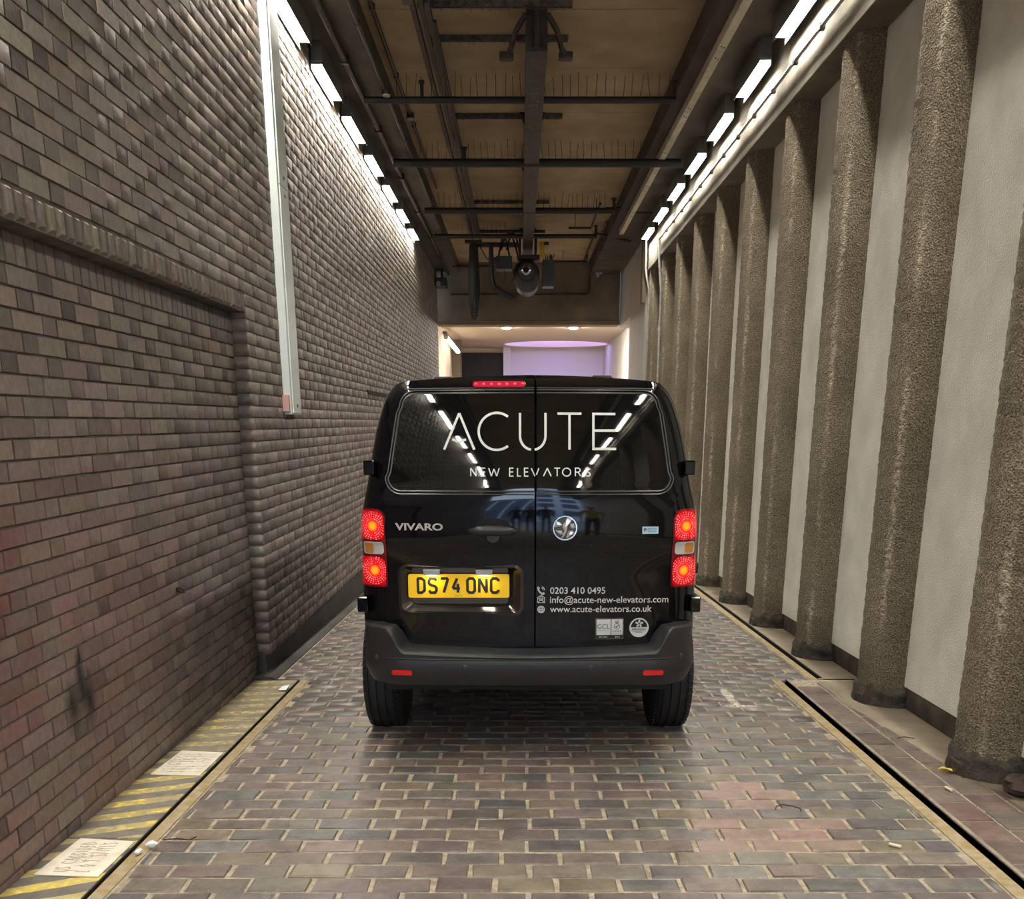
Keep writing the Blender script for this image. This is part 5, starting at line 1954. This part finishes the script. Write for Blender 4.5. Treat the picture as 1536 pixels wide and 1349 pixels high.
M['paper'] = mat('white_tissue', (0.80, 0.86, 0.90), 0.8)
M['leaf'] = mat('yellow_leaf', (0.62, 0.46, 0.08), 0.7)
M['stone'] = mat('brick_fragment', (0.075, 0.055, 0.045), 0.95, var=0.3, vscale=30, bump=0.6, bscale=60)
M['twig'] = mat('dark_twig', (0.05, 0.035, 0.025), 0.9)
M['butt'] = mat('cigarette_paper', (0.72, 0.66, 0.55), 0.8)


def crumple(rx, ry, rz, mt, nm, seed):
    P = []
    for i in range(7):
        a = math.pi * i / 6
        P.append([(rx * math.sin(a) * math.cos(t) * (1 + .45 * noise.noise((math.cos(t) * 2 + seed, math.sin(t) * 2, i * .8))), ry * math.sin(a) * math.sin(t) * (1 + .45 * noise.noise((seed, math.cos(t) * 2, i * .7 + 3))), rz + rz * math.cos(a) * (1 + .3 * noise.noise((i, t, seed)))) for t in np.linspace(0, 2 * math.pi, 11)[:-1]])
    return MB().grid(P, wrap=True).build(nm, M[mt])


loose('tissue', -1.372, 3.235, 'crumpled white tissue on the pavers by the near trench cover', 'litter', lambda: crumple(.020, .016, .013, 'paper', 'tissue', 1))
loose('tissue', -1.400, 3.18, 'small white scrap of tissue beside the crumpled one', 'litter', lambda: crumple(.011, .020, .008, 'paper', 'tissue', 5))
loose('paper_scrap', -1.485, 5.72, 'small white paper scrap on the farthest striped cover', 'litter', lambda: MB().add([(-.02, -.05, 0), (.03, -.06, .004), (.03, .05, .012), (-.018, .04, .004), (-.02, -.05, .002), (.03, -.06, .006), (.03, .05, .014), (-.018, .04, .006)], [(3, 2, 1, 0), (4, 5, 6, 7), (0, 1, 5, 4), (1, 2, 6, 5), (2, 3, 7, 6), (3, 0, 4, 7)]).build('paper_scrap', M['paper']))
loose('leaf', 1.985, 4.10, 'yellow leaf on the tiles at the foot of the nearest column', 'leaf', lambda: MB().grid([[(-.055 + .11 * i / 8, s * .022 * math.sin(math.pi * (i + .3) / 8.6), .005 + .012 * abs(s) + .006 * math.sin(i)) for s in (-1, -.5, 0, .5, 1)] for i in range(9)]).build('leaf', M['leaf'], smooth=True))
loose('brick_fragment', 2.15, 3.80, 'dark broken brick fragment lying against the nearest column', 'stone', lambda: crumple(.075, .085, .045, 'stone', 'brick_fragment', 9))
for x, y, rz, lab in ((1.40, 3.24, .9, 'cigarette end on the pavers near the right-hand slot'), (1.872, 3.86, .2, 'cigarette end on the tiles between the slot and the nearest column')):
    o = loose('cigarette_end', x, y, lab, 'litter', lambda: MB().lathe([(.006, -.022), (.006, .022)], 'Y', (0, 0, .006), 10).build('cigarette_end', M['butt']))
    o.rotation_euler.z = rz
for x, y, pts, lab in ((-1.30, 3.29, [(-.05, 0, .006), (0, .008, .01), (.05, -.004, .008), (.07, .02, .012)], 'dark twig on the pavers next to the white tissue'),
                       (1.10, 3.62, [(-.05, -.01, .005), (-.04, .015, .010), (-.01, .03, .012), (.03, .025, .008), (.055, .0, .006), (.05, -.03, .006)], 'curled dark twig on the pavers to the right, behind the pink bricks'),
                       (1.98, 4.62, [(-.04, 0, .006), (0, .01, .012), (.05, .0, .006)], 'short twig on the dusty cement before the second column')):
    loose('twig', x, y, lab, 'twig', lambda: MB().tube(pts, .0026, 5).build('twig', M['twig']))

ey = empty('wall_ring', (XB, 4.755, 0.60))
MB().lathe([(.014, -.002), (.014, .008), (.008, .012)], 'X', (0, 0, 0), 14).build('rose', M['rust'], ey)
MB().tube([(.012 + .02 * math.sin(a), .022 * math.cos(a) + .018, -.012 * math.sin(a) - .004) for a in np.linspace(0, 2 * math.pi, 17)], .0045, 6).build('ring', M['rust'], ey, smooth=True)
tag(ey, 'small rusty ring fixed low on the recessed brick wall', 'ring')

# ================================================================== PEOPLE BEHIND THE CAMERA (they show only in the van's paint)
M['skin'] = mat('skin', (0.48, 0.30, 0.22), 0.55)
M['hair'] = mat('dark_hair', (0.02, 0.015, 0.012), 0.6)
M['navy'] = mat('navy_cloth', (0.018, 0.022, 0.035), 0.85)
M['blackcloth'] = mat('black_cloth', (0.012, 0.012, 0.014), 0.85)
M['hivis'] = mat('yellow_hi_vis_cloth', (0.50, 0.52, 0.06), 0.7)
M['shoe'] = mat('black_boot', (0.01, 0.01, 0.01), 0.5)


def person(x, y, top, rz, lab, h=1.76):
    k = h / 1.76
    J = {'pelvis': (0, 0, .95, .135, .10), 'waist': (0, .01, 1.10, .125, .095), 'chest': (0, .01, 1.30, .155, .11), 'neck0': (0, 0, 1.455, .075, .07), 'neck': (0, -.01, 1.52, .052, .055), 'chin': (0, -.03, 1.58, .062, .08), 'head': (0, -.02, 1.66, .075, .095), 'crown': (0, 0, 1.73, .055, .07)}
    E_ = [('pelvis', 'waist'), ('waist', 'chest'), ('chest', 'neck0'), ('neck0', 'neck'), ('neck', 'chin'), ('chin', 'head'), ('head', 'crown')]
    for s, t in ((-1, 'L'), (1, 'R')):
        J.update({'hip' + t: (s * .095, 0, .90, .085, .09), 'knee' + t: (s * .105, -.02, .50, .056, .058), 'ankle' + t: (s * .11, .02, .09, .038, .042), 'toe' + t: (s * .13, -.16, .035, .040, .028),
                  'sho' + t: (s * .19, 0, 1.42, .062, .065), 'elb' + t: (s * .25, .03, 1.13, .043, .043), 'wri' + t: (s * .235, -.07, .90, .028, .024), 'palm' + t: (s * .230, -.10, .82, .036, .018)})
        E_ += [('pelvis', 'hip' + t), ('hip' + t, 'knee' + t), ('knee' + t, 'ankle' + t), ('ankle' + t, 'toe' + t), ('chest', 'sho' + t), ('sho' + t, 'elb' + t), ('elb' + t, 'wri' + t), ('wri' + t, 'palm' + t)]
    names = list(J)
    me = bpy.data.meshes.new('person')
    me.from_pydata([J[n][:3] for n in names], [(names.index(a), names.index(b)) for a, b in E_], [])
    o = bpy.data.objects.new('person', me)
    COL.objects.link(o)
    sk = o.modifiers.new('skin', 'SKIN')
    sk.use_smooth_shade = True
    for n, v in zip(names, me.skin_vertices[0].data):
        v.radius = J[n][3:]
        v.use_root = n == 'pelvis'
    sb = o.modifiers.new('sub', 'SUBSURF')
    sb.levels = sb.render_levels = 2
    m2 = bpy.data.meshes.new_from_object(o.evaluated_get(bpy.context.evaluated_depsgraph_get()))
    bpy.data.objects.remove(o)
    b = bmesh.new()
    b.from_mesh(m2)
    mats = [M['navy'], M[top], M['skin'], M['shoe']]
    for f in b.faces:
        c = f.calc_center_median()
        f.smooth = True
        f.material_index = 3 if c.z < .10 else 0 if c.z < .97 and abs(c.x) < .19 else 2 if (c.z > 1.49 or c.z < .91) else 1
    b.to_mesh(m2)
    b.free()
    for m in mats:
        m2.materials.append(m)
    m2.name = 'person'
    o = bpy.data.objects.new('person', m2)
    COL.objects.link(o)
    f_ = MB()
    for s in (-1, 1):
        for i, (dx, L_) in enumerate(((-.024, .068), (-.008, .078), (.008, .072), (.022, .055))):
            f_.tube([(s * .230, -.10 + dx, .815), (s * .228, -.10 + dx, .79 - L_ * .4), (s * .220, -.105 + dx, .79 - L_)], [.009, .0085, .006], 6)
        f_.tube([(s * .228, -.125, .855), (s * .215, -.15, .825), (s * .208, -.155, .80)], [.010, .009, .007], 6)
    f_.build('fingers', M['skin'], o, smooth=True)
    P = []
    for i in range(8):
        a = math.pi / 2 * i / 7
        P.append([(.088 * math.cos(a) * math.cos(t), .004 + .108 * math.cos(a) * math.sin(t), 1.69 + .075 * math.sin(a) - (.07 if math.sin(t) > .2 else 0) * math.cos(a)) for t in np.linspace(0, 2 * math.pi, 21)[:-1]])
    MB().grid(P, wrap=True).build('hair', M['hair'], o, smooth=True)
    n_ = MB().tube([(0, -.115, 1.66), (0, -.135, 1.625), (0, -.115, 1.615)], [.008, .014, .010], 6)
    for s in (-1, 1):
        n_.lathe([(.004, -.015), (.016, -.008), (.016, .008), (.006, .015)], 'Y', (s * .082, .005, 1.645), 8)
    n_.build('face_features', M['skin'], o, smooth=True)
    ey_ = MB()
    for s in (-1, 1):
        ey_.lathe([(.004, -.004), (.010, 0)], 'Y', (s * .033, -.112, 1.662), 8)
    ey_.box(-.022, .022, -.112, -.100, 1.588, 1.594)
    ey_.build('eyes', M['hair'], o)
    o.scale = (k, k, k)
    o.rotation_euler = (0, 0, rz)
    o.location = (x, y, fz(y) + .002)
    return tag(o, lab, 'person')


person(1.40, -1.7, 'hivis', math.pi + .3, 'person in a yellow hi-vis top standing behind the camera on the right')
person(0.62, -6.0, 'blackcloth', math.pi - .2, 'person in dark clothes standing in the tunnel mouth, nearer the right')
person(0.10, -6.6, 'navy', math.pi + .2, 'person in navy clothes standing in the middle of the tunnel mouth', 1.70)
person(-0.38, -6.2, 'blackcloth', math.pi, 'person in dark clothes standing in the tunnel mouth, farther left', 1.72)
